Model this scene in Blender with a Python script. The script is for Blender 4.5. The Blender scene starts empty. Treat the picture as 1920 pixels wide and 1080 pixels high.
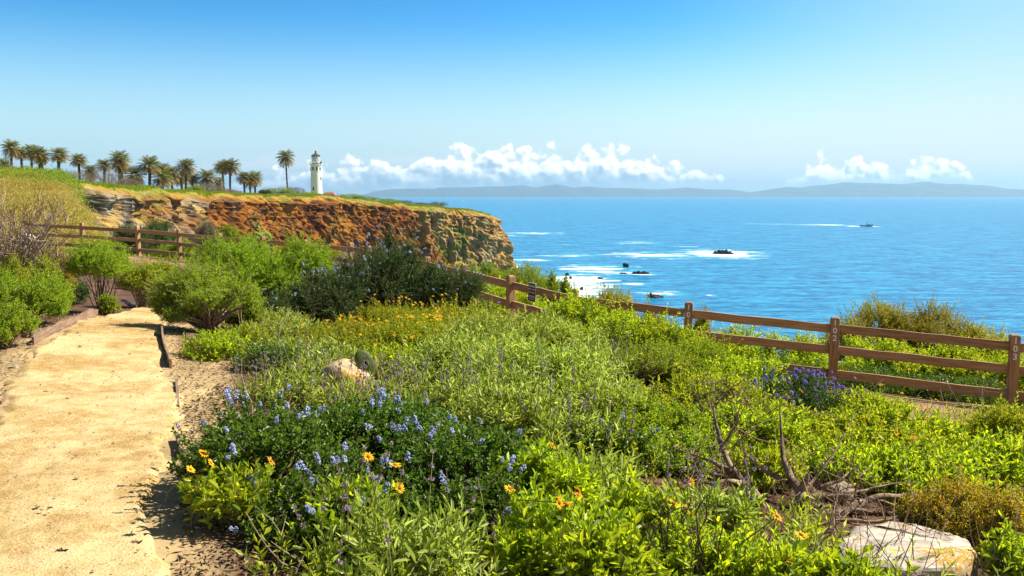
import bpy, math, random
import numpy as np
from mathutils import Vector, Matrix
from mathutils.bvhtree import BVHTree

SC = bpy.context.scene
COL = SC.collection
R = math.radians
# ------------------------------------------------------------------ camera
EYE, F, HOR = 1.65, 1700.0, 365.0
TH = math.atan((540 - HOR) / F)
cam = bpy.data.cameras.new('camera'); camo = bpy.data.objects.new('camera', cam); COL.objects.link(camo)
camo.location = (0, 0, EYE); camo.rotation_euler = (math.pi / 2 - TH, 0, 0)
cam.sensor_width = 36; cam.lens = 36 * F / 1920; cam.clip_start = .1; cam.clip_end = 120000
SC.camera = camo
# ------------------------------------------------------------------ light
SUN_AZ, SUN_EL = R(74), R(46)
SDIR = Vector((math.sin(SUN_AZ) * math.cos(SUN_EL), math.cos(SUN_AZ) * math.cos(SUN_EL), math.sin(SUN_EL)))
sl = bpy.data.lights.new('sun', 'SUN'); sl.energy = 5.0; sl.angle = R(.5); sl.color = (1, .95, .86)
so = bpy.data.objects.new('sun', sl); COL.objects.link(so); so.rotation_euler = (-SDIR).to_track_quat('-Z', 'Y').to_euler()
SC.view_settings.view_transform = 'Standard'; SC.view_settings.look = 'None'
SC.view_settings.exposure = 0.98; SC.view_settings.gamma = 1
SC.cycles.use_denoising = True
SC.cycles.max_bounces = 6; SC.cycles.diffuse_bounces = 1; SC.cycles.glossy_bounces = 2
SC.cycles.transmission_bounces = 4; SC.cycles.transparent_max_bounces = 6; SC.cycles.volume_bounces = 0
SC.cycles.sample_clamp_indirect = 4


class NT:
    """tiny node-tree helper"""
    def __init__(s, tree):
        s.t = tree; s.n = tree.nodes; s.l = tree.links
    def node(s, kind, props=None, **inp):
        n = s.n.new('ShaderNode' + kind)
        for k, v in (props or {}).items(): setattr(n, k, v)
        for k, v in inp.items(): s.set(n, k, v)
        return n
    def set(s, n, k, v):
        k = k.replace('_', ' ')
        sk = n.inputs[int(k[1:])] if k[0] == 'i' and k[1:].isdigit() else n.inputs[k]
        if isinstance(v, bpy.types.NodeSocket): s.l.new(v, sk)
        elif isinstance(v, bpy.types.Node): s.l.new(v.outputs[0], sk)
        else:
            if isinstance(v, tuple) and len(v) == 3 and sk.type == 'RGBA': v = (*v, 1)
            sk.default_value = v
    def m(s, op, a, b=0.0, c=0.0, clamp=False):
        return s.node('Math', dict(operation=op, use_clamp=clamp), i0=a, i1=b, i2=c).outputs[0]
    def v(s, op, a, b=(0, 0, 0)):
        return s.node('VectorMath', dict(operation=op), i0=a, i1=b).outputs[0]
    def step(s, x, a, b):
        n = s.node('MapRange', dict(interpolation_type='SMOOTHSTEP'), Value=x, From_Min=a, From_Max=b); return n.outputs[0]
    def mix(s, f, a, b, blend='MIX'):
        n = s.n.new('ShaderNodeMix'); n.data_type = 'RGBA'; n.blend_type = blend
        for k, v in ((0, f), (6, a), (7, b)):
            sk = n.inputs[k]
            if isinstance(v, bpy.types.NodeSocket): s.l.new(v, sk)
            else: sk.default_value = (*v, 1) if isinstance(v, tuple) and len(v) == 3 else v
        return n.outputs[2]
    def noise(s, vec, scale, detail=4, rough=.55, dim='3D'):
        return s.node('TexNoise', dict(noise_dimensions=dim), Vector=vec, Scale=scale, Detail=detail, Roughness=rough).outputs[0]
    def ramp(s, x, stops):
        n = s.n.new('ShaderNodeValToRGB'); s.l.new(x, n.inputs[0]); e = n.color_ramp.elements
        while len(e) < len(stops): e.new(.5)
        for el, (p, c) in zip(e, stops): el.position = p; el.color = (*c, 1)
        return n.outputs[0]
    def curve(s, x, pts):
        n = s.n.new('ShaderNodeFloatCurve'); s.l.new(x, n.inputs['Value']); c = n.mapping.curves[0]
        while len(c.points) < len(pts): c.points.new(.5, .5)
        for p, q in zip(c.points, pts): p.location = q; p.handle_type = 'AUTO'
        n.mapping.update(); return n.outputs[0]


# ------------------------------------------------------------------ sky with far cumulus
W = bpy.data.worlds.new('World'); SC.world = W; W.use_nodes = True
g = NT(W.node_tree); g.n.clear()
sky = g.node('TexSky', dict(sky_type='NISHITA', sun_disc=False, sun_elevation=SUN_EL, sun_rotation=SUN_AZ,
             altitude=50, air_density=1.0, dust_density=.3, ozone_density=1.5))
SKY_S = .08
HAZE = 5.6e-5
dirv = g.node('TexCoord').outputs['Generated']
sep = g.node('SeparateXYZ', i0=dirv)
yy = g.m('MAXIMUM', sep.outputs[1], .05)
U = g.m('DIVIDE', sep.outputs[0], yy); V = g.m('DIVIDE', sep.outputs[2], yy)     # tangent coordinates of a direction
def cloud(u, v):
    """height field of the cloud bank at tangent coordinates: above zero is cloud"""
    un = g.m('ADD', g.m('MULTIPLY', u, 1 / 1.2), .5)                                # 1.2 wide window -> 0..1
    top = g.curve(un, [(0, .0), (.12, .02), (.22, .14), (.30, .40), (.36, .54), (.42, .60), (.465, .73), (.505, .69), (.56, .70), (.62, .62), (.655, .42), (.675, .36), (.700, .12),
                       (.725, -.05), (.745, .08), (.765, .36), (.79, .56), (.83, .50), (.86, .44), (.885, .54), (.91, .38), (.94, .05), (1, -.2)])
    vn = g.m('MULTIPLY', v, 1 / .072)
    vec = g.node('CombineXYZ', i0=u, i1=g.m('MULTIPLY', v, 1.2)).outputs[0]
    wob = g.node('TexNoise', dict(noise_dimensions='2D'), Vector=vec, Scale=90.0, Detail=5.0).outputs[1]
    vec2 = g.v('ADD', vec, g.v('MULTIPLY', g.v('SUBTRACT', wob, (.5, .5, .5)), (.012, .012, 0)))
    big = g.node('TexVoronoi', dict(voronoi_dimensions='2D', feature='SMOOTH_F1'), Vector=vec2, Scale=36.0, Smoothness=.3).outputs[0]
    sml = g.node('TexVoronoi', dict(voronoi_dimensions='2D', feature='SMOOTH_F1'), Vector=vec2, Scale=95.0, Smoothness=.3).outputs[0]
    tin = g.noise(vec2, 190.0, 4, .6, '2D')
    puff = g.m('ADD', g.m('MULTIPLY', g.m('SUBTRACT', .46, big), .42), g.m('ADD', g.m('MULTIPLY', g.m('SUBTRACT', .45, sml), .17), g.m('MULTIPLY', g.m('SUBTRACT', tin, .5), .10)))
    deck = g.m('ADD', g.m('SUBTRACT', g.m('MULTIPLY', top, .80), vn), g.m('MULTIPLY', puff, .35))
    return g.m('MAXIMUM', g.m('ADD', g.m('SUBTRACT', top, vn), puff), deck), puff, un, vn, tin
Vc = g.m('ADD', V, .0045)
h, pf, un, vn, b2 = cloud(U, Vc)
h2, pf2, _, _, _ = cloud(g.m('ADD', U, .0040), g.m('ADD', Vc, .0042))
bot = g.curve(un, [(0, .30), (.28, .12), (.45, .14), (.60, .18), (.70, .26), (.78, .25), (.86, .25), (1, .34)])
lo = g.m('ADD', g.m('SUBTRACT', vn, bot), g.m('MULTIPLY', pf, .25))
soft = g.step(un, .47, .33)                                                     # the western part is a smooth sheet
edge = g.m('MULTIPLY', g.step(h, -.02, .10), g.step(lo, -.06, .14))
wv = g.node('CombineXYZ', i0=g.m('MULTIPLY', U, 9.0), i1=g.m('MULTIPLY', V, 90.0)).outputs[0]
wn = g.noise(wv, 1.0, 4, .55, '2D')
wisp = g.m('MULTIPLY', g.step(wn, .38, .62), g.m('MULTIPLY', g.m('MULTIPLY', g.step(un, .62, .42), g.step(un, .05, .2)), g.m('MULTIPLY', g.step(vn, .74, .50), g.step(vn, .0, .2))))
lit = g.m('ADD', .47, g.m('ADD', g.m('MULTIPLY', g.m('SUBTRACT', pf, pf2), 2.3), g.m('MULTIPLY', g.m('SUBTRACT', .24, h), 1.05)), 0, True)
lit = g.m('MULTIPLY', lit, g.m('SUBTRACT', 1.0, g.m('MULTIPLY', soft, g.m('MULTIPLY', g.step(h, .06, .25), .35))))
ccol = g.ramp(lit, [(.10, (2.9, 3.9, 5.0)), (.36, (5.6, 6.3, 6.9)), (.66, (12.0, 11.4, 10.6))])
sg_ = g.v('MULTIPLY', g.node('Gamma', Color=g.v('MULTIPLY', sky.outputs[0], (.1776,) * 3), Gamma=1.6).outputs[0], (7.32 * .66, 7.32 * .80, 7.32 * .82))
sk2 = g.node('HueSaturation', Hue=.5, Saturation=1.2, Value=1.0, Fac=1.0, Color=sg_).outputs[0]
sk2 = g.mix(g.m('MULTIPLY', g.step(sep.outputs[0], .12, .55), .75), sk2, (3.5, 5.1, 7.0))
dome = g.m('MAXIMUM', g.step(sep.outputs[2], .36, .6), g.step(sep.outputs[1], .35, .0))
sk2 = g.mix(dome, sk2, g.v('MULTIPLY', sky.outputs[0], (.46, .46, .46)))
pale = g.mix(g.step(sep.outputs[0], -.55, .62), (4.1, 5.5, 6.3), (5.9, 6.1, 6.2))          # milky air low over the sea, whiter toward the sun
skyc = g.mix(g.m('MULTIPLY', g.step(sep.outputs[2], .19, .01), .92), sk2, pale)
c1 = g.mix(g.m('MULTIPLY', wisp, .6), skyc, (6.3, 6.7, 7.0))
c2 = g.mix(g.m('MULTIPLY', edge, .94), c1, ccol)
front = g.step(sep.outputs[1], .3, .5)
cfin = g.mix(front, skyc, c2)
bg = g.node('Background', Color=cfin, Strength=SKY_S)
g.l.new(bg.outputs[0], g.node('OutputWorld').inputs[0])

# ------------------------------------------------------------------ numpy tools
def P(px, py, d):
    """world point that lies at distance d (along Y) on the sight line of a photograph pixel"""
    y = F * math.cos(TH) + (540 - py) * math.sin(TH)
    z = -F * math.sin(TH) + (540 - py) * math.cos(TH)
    return np.array([(px - 960) * d / y, d, EYE + z * d / y])
def Pz(px, py, z):
    y = F * math.cos(TH) + (540 - py) * math.sin(TH); zz = -F * math.sin(TH) + (540 - py) * math.cos(TH)
    return P(px, py, (z - EYE) * y / zz)
def proj(p):
    x, y, z = p[..., 0], p[..., 1], p[..., 2] - EYE
    f = y * math.cos(TH) - z * math.sin(TH); u = y * math.sin(TH) + z * math.cos(TH)
    return 960 + x / f * F, 540 - u / f * F
def sstep(x, a, b):
    t = np.clip((np.asarray(x, float) - a) / (b - a), 0, 1); return t * t * (3 - 2 * t)
def nrm(v): return v / np.maximum(np.linalg.norm(v, axis=-1, keepdims=True), 1e-9)
def _hash(ix, iy, iz):
    h = (ix.astype(np.int64) * 374761393 + iy.astype(np.int64) * 668265263 + iz.astype(np.int64) * 2147483647 + 1013904223) & 0xffffffff
    h = ((h ^ (h >> 13)) * 1274126177) & 0xffffffff
    h = ((h ^ (h >> 16)) * 2246822519) & 0xffffffff
    return ((h ^ (h >> 15)) & 0xffff) / 32767.5 - 1
def vnoise(p):
    i = np.floor(p); f = p - i; f = f * f * (3 - 2 * f); i = i.astype(np.int64); r = 0
    for a in (0, 1):
        for b in (0, 1):
            for c in (0, 1):
                w = (f[..., 0] if a else 1 - f[..., 0]) * (f[..., 1] if b else 1 - f[..., 1]) * (f[..., 2] if c else 1 - f[..., 2])
                r = r + w * _hash(i[..., 0] + a, i[..., 1] + b, i[..., 2] + c)
    return r
def fbm(p, oct=4, gain=.5):
    r = 0; a = 1; p = np.asarray(p, float)
    for k in range(oct): r = r + a * vnoise(p + 17.3 * k); p = p * 2.03; a *= gain
    return r
def ridged(p, oct=4):
    r = 0; a = 1; p = np.asarray(p, float)
    for k in range(oct): r = r + a * (1 - 2 * np.abs(vnoise(p + 9.1 * k))); p = p * 2.1; a *= .5
    return r

def mesh(name, Vs, Fs, mat=None, smooth=False, col=None):
    """Vs (N,3); Fs one face array or a list of them (triangles, quads)"""
    me = bpy.data.meshes.new(name); Vs = np.asarray(Vs, np.float32)
    Fs = [np.asarray(f, np.int32) for f in (Fs if isinstance(Fs, list) else [Fs]) if len(f)]
    me.vertices.add(len(Vs)); me.vertices.foreach_set('co', Vs.ravel())
    nl = sum(f.size for f in Fs); npol = sum(len(f) for f in Fs)
    me.loops.add(nl); me.polygons.add(npol)
    me.loops.foreach_set('vertex_index', np.concatenate([f.ravel() for f in Fs]))
    tot = np.concatenate([np.full(len(f), f.shape[1], np.int32) for f in Fs])
    me.polygons.foreach_set('loop_start', np.concatenate([[0], np.cumsum(tot)[:-1]]).astype(np.int32))
    me.polygons.foreach_set('use_smooth', np.full(npol, smooth))
    me.update(calc_edges=True)
    if col is not None:
        a = me.color_attributes.new('Col', 'FLOAT_COLOR', 'POINT')
        a.data.foreach_set('color', np.concatenate([col, np.ones((len(col), 1))], 1).astype(np.float32).ravel())
    if mat: me.materials.append(mat)
    return me
def obj(name, me, parent=None, loc=None):
    o = bpy.data.objects.new(name, me); COL.objects.link(o)
    if parent: o.parent = parent
    if loc is not None: o.location = tuple(float(c) for c in loc)
    return o
def tag(o, label=None, cat=None, group=None, kind=None):
    for k, v in (('label', label), ('category', cat), ('group', group), ('kind', kind)):
        if v: o[k] = v
    return o
def thing(name, label, cat, loc=(0, 0, 0), group=None, rz=0):
    o = obj(name, None, None, loc); o.rotation_euler.z = rz; o.empty_display_size = .2
    return tag(o, label, cat, group)
def grid_faces(nr, nc, wrap=False):
    r = np.arange(nr - 1)[:, None]; c = np.arange(nc if wrap else nc - 1)[None]
    a = r * nc + c; b = r * nc + (c + 1) % nc
    return np.stack([a, b, b + nc, a + nc], -1).reshape(-1, 4)
class Geo:
    """collects pieces into one mesh"""
    def __init__(s): s.V = []; s.F = []; s.n = 0
    def add(s, V, Fc):
        V = np.asarray(V, float).reshape(-1, 3)
        for f in (Fc if isinstance(Fc, list) and isinstance(Fc[0], np.ndarray) else [Fc]): s.F.append(np.asarray(f, int) + s.n)
        s.V.append(V); s.n += len(V); return s
    def box(s, c, size, M=None):
        q = np.array([[x, y, z] for x in (-.5, .5) for y in (-.5, .5) for z in (-.5, .5)]) * np.array(size)
        if M is not None: q = q @ np.array(M).T
        return s.add(q + np.array(c), [[0, 1, 3, 2], [4, 6, 7, 5], [0, 4, 5, 1], [2, 3, 7, 6], [0, 2, 6, 4], [1, 5, 7, 3]])
    def lathe(s, prof, n=24, c=(0, 0, 0)):
        a = np.arange(n) / n * 2 * math.pi; pr = np.array(prof, float)
        V = np.stack([pr[:, :1] * np.cos(a), pr[:, :1] * np.sin(a), np.repeat(pr[:, 1:], n, 1)], -1)
        return s.add(V.reshape(-1, 3) + np.array(c), grid_faces(len(pr), n, True)[:, ::-1])
    def tube(s, pts, r, n=6): V, Fc = tubes(np.asarray(pts, float)[None], np.atleast_2d(r), n); return s.add(V, Fc)
    def mesh(s, name, mat, smooth=False, col=None):
        by = {}
        for f in s.F: by.setdefault(f.shape[1], []).append(f)
        return mesh(name, np.concatenate(s.V), [np.concatenate(v) for v in by.values()], mat, smooth, col)
def tubes(pts, rad, n=3):
    """pts (N,S,3), rad (N,S) -> many tapered tubes"""
    N, S, _ = pts.shape
    t = nrm(np.gradient(pts, axis=1)); ref = np.where(np.abs(t[..., 2:]) > .9, np.array([1., 0, 0]), np.array([0, 0, 1.]))
    a = nrm(np.cross(t, ref)); b = np.cross(t, a); an = np.arange(n) / n * 2 * math.pi
    Vv = pts[:, :, None] + rad[:, :, None, None] * (a[:, :, None] * np.cos(an)[:, None] + b[:, :, None] * np.sin(an)[:, None])
    f = grid_faces(S, n, True); Fc = (np.arange(N)[:, None, None] * S * n + f[None]).reshape(-1, 4)
    return Vv.reshape(-1, 3), Fc
def leaves(pos, d, side, nor, ll, lw, fold=.25, six=False, curl=.1):
    """a folded leaf at every pos, along d; all arrays (M,3), ll/lw (M,1)"""
    M = len(pos); tip = pos + d * ll - nor * ll * curl
    if not six:
        mid = pos + d * ll * .45; up = nor * lw * fold
        Vv = np.stack([pos, mid - side * lw * .5 + up, tip, mid + side * lw * .5 + up], 1)
        f = np.array([[0, 1, 2], [0, 2, 3]]); k = 4
    else:
        up = nor * lw * fold; m1 = pos + d * ll * .28; m2 = pos + d * ll * .68 - nor * ll * curl * .3
        Vv = np.stack([pos, m1 - side * lw * .46 + up, m2 - side * lw * .42 + up, tip, m2 + side * lw * .42 + up, m1 + side * lw * .46 + up], 1)
        f = np.array([[0, 1, 2, 3], [0, 3, 4, 5]]); k = 6
    return Vv.reshape(-1, 3), (np.arange(M)[:, None, None] * k + f[None]).reshape(-1, f.shape[1])

# ------------------------------------------------------------------ materials
def mat(name):
    m = bpy.data.materials.new(name); m.use_nodes = True; t = NT(m.node_tree); t.n.clear()
    return m, t, t.node('OutputMaterial')
def leaf_mat(name, cols, trans=.4, tint=(1.35, 1.25, .45), rough=.45, spec=.35, gain=1.0):
    cols = [tuple(min(x * gain, .85) for x in q) for q in cols]
    m, t, out = mat(name)
    rnd = t.node('NewGeometry').outputs['Random Per Island']
    k = len(cols); c = t.ramp(rnd, [(i / max(k - 1, 1), q) for i, q in enumerate(cols)])
    oi = t.node('ObjectInfo').outputs['Random']
    c = t.node('HueSaturation', Color=c, Hue=t.m('ADD', .49, t.m('MULTIPLY', oi, .02)), Saturation=1.0, Value=t.m('ADD', .88, t.m('MULTIPLY', oi, .24))).outputs[0]
    p = t.node('BsdfPrincipled', Base_Color=c, Roughness=rough, Specular_IOR_Level=spec)
    tr = t.node('BsdfTranslucent', Color=t.mix(1.0, c, tint, 'MULTIPLY'))
    mx = t.node('MixShader', i0=trans, i1=p, i2=tr); t.l.new(mx.outputs[0], out.inputs[0]); return m
def plain(name, c, rough=.6, c2=None, scale=6.0, bump=0.0, spec=.3, metal=0.0, detail=5, stretch=(1, 1, 1)):
    m, t, out = mat(name); co = t.v('MULTIPLY', t.node('TexCoord').outputs['Object'], stretch)
    n = t.noise(co, scale, detail, .6)
    base = t.mix(t.step(n, .35, .65), c, c2 or tuple(x * .75 for x in c))
    p = t.node('BsdfPrincipled', Base_Color=base, Roughness=rough, Specular_IOR_Level=spec, Metallic=metal)
    if bump: t.set(p, 'Normal', t.node('Bump', Strength=bump, Distance=.02, Height=n))
    t.l.new(p.outputs[0], out.inputs[0]); return m
def attr_mat(name, scale, bumpd, bump=.6, vary=.35, rough=.9, fine=None):
    """base colour from the mesh's own colour attribute, broken by noise"""
    m, t, out = mat(name); co = t.node('TexCoord').outputs['Object']
    c = t.node('Attribute', dict(attribute_name='Col')).outputs[0]
    n1 = t.noise(co, scale, 8, .62); n2 = t.noise(co, scale * 7.3, 4, .6)
    k = t.m('ADD', t.m('MULTIPLY', t.m('SUBTRACT', n1, .5), vary * 2.4), t.m('MULTIPLY', t.m('SUBTRACT', n2, .5), vary * 1.6))
    c = t.node('HueSaturation', Color=c, Value=t.m('ADD', 1.0, k), Saturation=1.0, Hue=.5).outputs[0]
    b = t.node('Bump', Strength=bump, Distance=bumpd, Height=t.m('ADD', n1, t.m('MULTIPLY', n2, .35)))
    p = t.node('BsdfPrincipled', Base_Color=c, Roughness=rough, Specular_IOR_Level=.15, Normal=b)
    t.l.new(p.outputs[0], out.inputs[0]); return m

M = {}
M['sunflower'] = leaf_mat('bush sunflower leaf', [(.105, .15, .010), (.165, .21, .012), (.24, .27, .016), (.06, .105, .010), (.19, .23, .015)], 0.58, (1.4, 1.3, .4), gain=2.25)
M['yellowgreen'] = leaf_mat('yellow green leaf', [(.17, .20, .015), (.24, .26, .02), (.12, .17, .015), (.28, .26, .025)], 0.55, gain=1.8)
M['cean'] = leaf_mat('glossy dark leaf', [(.030, .072, .009), (.055, .11, .011), (.10, .165, .014), (.018, .045, .007)], 0.38, (1.4, 1.4, .4), .40, .4, gain=1.8)
M['cean_dark'] = leaf_mat('small dark leaf', [(.016, .042, .010), (.028, .066, .012), (.045, .09, .014), (.03, .035, .010)], 0.32, (1.4, 1.4, .4), .42, .4, gain=2.1)
M['sage'] = leaf_mat('grey green sage leaf', [(.15, .19, .035), (.23, .27, .06), (.33, .36, .13), (.10, .14, .02), (.19, .22, .035)], 0.5, (1.2, 1.2, .5), .55, .25, gain=2)
M['coyote'] = leaf_mat('coyote brush leaf', [(.080, .13, .008), (.13, .19, .010), (.19, .24, .013), (.045, .08, .008)], 0.52, gain=2.3)
M['olive'] = leaf_mat('olive leaf', [(.11, .115, .014), (.16, .15, .02), (.20, .17, .022), (.08, .09, .012)], 0.5, gain=2.3)
M['rust'] = leaf_mat('rusty yellow leaf', [(.20, .18, .015), (.28, .20, .02), (.13, .16, .014), (.30, .15, .02)], 0.5, gain=1.9)
M['scrub'] = leaf_mat('dry scrub', [(.24, .19, .04), (.32, .24, .06), (.18, .18, .025), (.28, .19, .08), (.15, .16, .02)], 0.4, (1.1, 1.05, .7), .8, .1, gain=1.8)
M['greycrub'] = leaf_mat('grey twigs', [(.18, .13, .09), (.24, .18, .13), (.13, .10, .07), (.17, .15, .06)], 0.2, (1, 1, 1), .9, .1, gain=1.9)
M['grass'] = leaf_mat('headland grass', [(.13, .20, .012), (.20, .25, .015), (.10, .18, .012), (.26, .26, .02)], .4, rough=.7, spec=.1, gain=1.6)
M['iceplant'] = leaf_mat('bright green ground cover', [(.08, .17, .010), (.13, .21, .012), (.22, .23, .013), (.05, .11, .01)], .35, rough=.6, spec=.15, gain=1.6)
M['palm'] = leaf_mat('palm frond', [(.09, .10, .02), (.14, .13, .025), (.06, .08, .018), (.18, .14, .03)], 0.4, (1.2, 1.1, .6), gain=2.1)
M['palm_old'] = leaf_mat('old palm frond', [(.22, .15, .04), (.28, .18, .05), (.16, .12, .035)], 0.35, (1.1, 1, .7), gain=1.7)
M['trunk'] = plain('palm trunk', (.06, .042, .032), .9, (.11, .08, .06), 3.0, .6)
M['stem'] = plain('woody stem', (.16, .10, .06), .85, (.08, .05, .03), 20.0)
M['drystem'] = plain('pale dry twig', (.38, .28, .19), .9, (.26, .18, .12), 20.0)
M['browntwig'] = plain('brown dead twig', (.27, .17, .095), .9, (.15, .09, .055), 20.0)
M['darkstem'] = plain('dark bare twig', (.07, .04, .028), .8, (.12, .07, .05), 20.0)
M['greenstem'] = plain('green stem', (.16, .18, .03), .7, (.20, .15, .05), 20.0)
M['deadwood'] = plain('weathered wood', (.36, .26, .175), .9, (.13, .085, .055), 9.0, .9, .15, stretch=(1.6, 1.6, .6))
M['blue'] = leaf_mat('blue blossom', [(.32, .38, .64), (.44, .51, .74), (.58, .65, .84), (.20, .24, .52)], .25, (1, 1, 1), .7, .1)
M['violet'] = leaf_mat('violet blossom', [(.20, .17, .52), (.30, .27, .64), (.44, .42, .76), (.13, .10, .40)], .25, (1, 1, 1), .7, .1)
M['lavender'] = leaf_mat('lavender whorl', [(.46, .34, .46), (.36, .26, .36), (.26, .21, .16), (.54, .42, .54)], .25, (1, 1, 1), .8, .1)
M['petal'] = leaf_mat('yellow petal', [(.80, .42, .01), (.85, .50, .012), (.75, .36, .01)], .3, (1.1, 1, .6), .6, .15)
M['disc'] = plain('flower centre', (.30, .12, .01), .9)
M['white'] = plain('white paint', (.88, .86, .84), .5, (.84, .82, .79), .4)
M['mulchchip'] = leaf_mat('mulch chip', [(.10, .052, .030), (.17, .09, .05), (.30, .19, .12), (.05, .028, .018)], .0, rough=.9, spec=.1)
def timber(name, stretch):
    m, t, out = mat(name); co = t.v('ADD', t.node('TexCoord').outputs['Object'], t.v('MULTIPLY', t.node('CombineXYZ', i0=t.node('ObjectInfo').outputs['Random'], i1=t.node('ObjectInfo').outputs['Random'], i2=t.node('ObjectInfo').outputs['Random']).outputs[0], (31, 17, 23)))
    n = t.noise(t.v('MULTIPLY', co, stretch), 7.0, 8, .65); n2 = t.noise(co, 2.2, 4, .6); n3 = t.noise(t.v('MULTIPLY', co, stretch), 26.0, 4, .7)
    c = t.ramp(n, [(.28, (.17, .092, .040)), (.46, (.35, .20, .088)), (.62, (.46, .28, .135)), (.75, (.26, .145, .066))])
    c = t.mix(t.m('MULTIPLY', t.step(n2, .52, .72), .55), c, (.36, .23, .15)); c = t.mix(t.step(n3, .64, .72), c, (.07, .034, .02))
    c = t.node('HueSaturation', Color=c, Hue=.5, Saturation=1.0, Fac=1.0, Value=t.m('ADD', .85, t.m('MULTIPLY', t.node('ObjectInfo').outputs['Random'], .35))).outputs[0]
    p = t.node('BsdfPrincipled', Base_Color=c, Roughness=.75, Specular_IOR_Level=.25, Normal=t.node('Bump', Strength=.6, Distance=.012, Height=t.m('ADD', n, n3))); t.l.new(p.outputs[0], out.inputs[0]); return m
M['wood'] = timber('brown rail timber', (.30, 5, 5)); M['postwood'] = timber('brown post timber', (5, 5, .30))

# ------------------------------------------------------------------ fence line (pixel of each post top, metres below the eye)
POSTS = [(50, 413, 1.10), (153, 418, 1.20), (258, 424, 1.28), (335, 430, 1.36), (411, 437, 1.42), (493, 443, 1.46), (573, 449, 1.50), (658, 455, 1.53), (691, 461, 1.52),
         (715, 467, 1.50), (801, 481, 1.52), (870, 495, 1.54), (958, 516, 1.575), (1075, 541, 1.67), (1290, 566, 1.87), (1565, 594, 2.05), (1904, 627, 2.20), (2330, 668, 2.38)]
PH = 1.20
FP = np.array([Pz(px, py, EYE - hh) for px, py, hh in POSTS])            # post tops
FB = FP - np.array([0, 0, PH])                                            # post feet
LINE = np.vstack([[-75, 60, -.3], FB[0] + [-6, 2.5, .1], FB, FB[-1] + [8, -2.5, -.4], [60, -8, -4]])
def fence_dist(x, y):
    """signed distance to the fence (positive on the sea side) and foot height there"""
    best = np.full(np.shape(x), 1e9); sg = np.zeros(np.shape(x)); zf = np.zeros(np.shape(x))
    for a, b in zip(LINE[:-1], LINE[1:]):
        dx, dy = b[0] - a[0], b[1] - a[1]; L2 = dx * dx + dy * dy
        t = np.clip(((x - a[0]) * dx + (y - a[1]) * dy) / L2, 0, 1)
        qx, qy = x - a[0] - t * dx, y - a[1] - t * dy; d2 = np.hypot(qx, qy)
        s = np.sign(dx * (y - a[1]) - dy * (x - a[0]))
        k = d2 < best; best = np.where(k, d2, best); sg = np.where(k, s, sg); zf = np.where(k, a[2] + t * (b[2] - a[2]), zf)
    return best * sg, zf
CT = [(0, 0, 0), (-1.8, 4, 0), (-3.2, 7.5, 0), (-4.8, 11, 0), (-6.5, 13.5, -.05), (-5, 3, .05), (-8, 9, .1), (-10, 16, -.1), (-14, 26, -.5), (-8, 20, -.35),
      (1.5, 3.5, -.2), (2.3, 5.2, -.45), (3.5, 8, -.7), (6, 8, -1.1), (9, 9, -1.55), (4.5, 4.5, -.75), (8, 4, -1.2), (0, 6, -.15), (0, 9, -.45), (-1, 12, -.5), (-2, 16, -.75), (2.5, 12, -1.0), (-4, 15, -.4),
      (0, -10, .1), (-20, -5, .6), (-30, 15, .8), (15, -12, -1.5), (-45, 45, 1), (-40, -40, 1), (40, -40, -1)]
CT = np.array([*CT, *[tuple(p) for p in FB]])
def _rbf():
    n = len(CT); d = np.sqrt(((CT[:, None, :2] - CT[None, :, :2]) ** 2).sum(-1) + .6)
    A = np.zeros((n + 1, n + 1)); A[:n, :n] = d; A[:n, n] = 1; A[n, :n] = 1
    return np.linalg.solve(A, np.append(CT[:, 2], 0))
_w = _rbf()
def near_z(x, y):
    r = _w[-1]
    for (cx, cy, _), w in zip(CT, _w[:-1]): r = r + w * np.sqrt((x - cx) ** 2 + (y - cy) ** 2 + .6)
    return r
CREST_A = [-.62, -.565, -.53, -.50, -.476, -.447, -.42]; CREST_Z = [6.8, 5.9, 5.5, 4.9, 4.1, 3.1, 1.5]
SEA = -40.0
def ground(x, y):
    x = np.asarray(x, float); y = np.asarray(y, float)
    s, zf = fence_dist(x, y); zn = near_z(x, y)
    sp = np.maximum(s, 0); drop = .16 * sp + .002 * sp ** 2 + .9 * np.maximum(sp - 22, 0) + .3 * np.maximum(sp - 9, 0) * sstep(x, 0, 6)
    zd = np.maximum(np.where(s > 0, zf * sstep(s, 0, 3) + zn.clip(-3, 2) * (1 - sstep(s, 0, 3)), zn) - drop, SEA - 6)
    a = x / np.maximum(y, 1); wh = sstep(a, -.405, -.49) * sstep(s, 1, 14) * (y > 5)
    cz = np.interp(a, CREST_A, CREST_Z); t = np.clip((y - 46) / 108, 0, 1)
    hill = -1.2 + (cz + 1.2) * (t ** .9) + .02 * np.maximum(y - 154, 0)
    z = zd * (1 - wh) + hill * wh
    p = np.stack([x, y, x * 0], -1)
    far = sstep(np.hypot(x, y), 30, 90)
    return z + fbm(p * .6, 3) * .03 + far * fbm(p * .09, 4) * .55
def G1(x, y): return float(ground(np.array([x]), np.array([y]))[0])
def Gpx(px, py):
    """where the sight line of a pixel meets the ground"""
    d = np.geomspace(2, 80, 900); q = np.stack([P(px, py, k) for k in d]); hit = np.nonzero(q[:, 2] < ground(q[:, 0], q[:, 1]))[0]
    return q[hit[0]] if len(hit) else q[-1]

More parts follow.
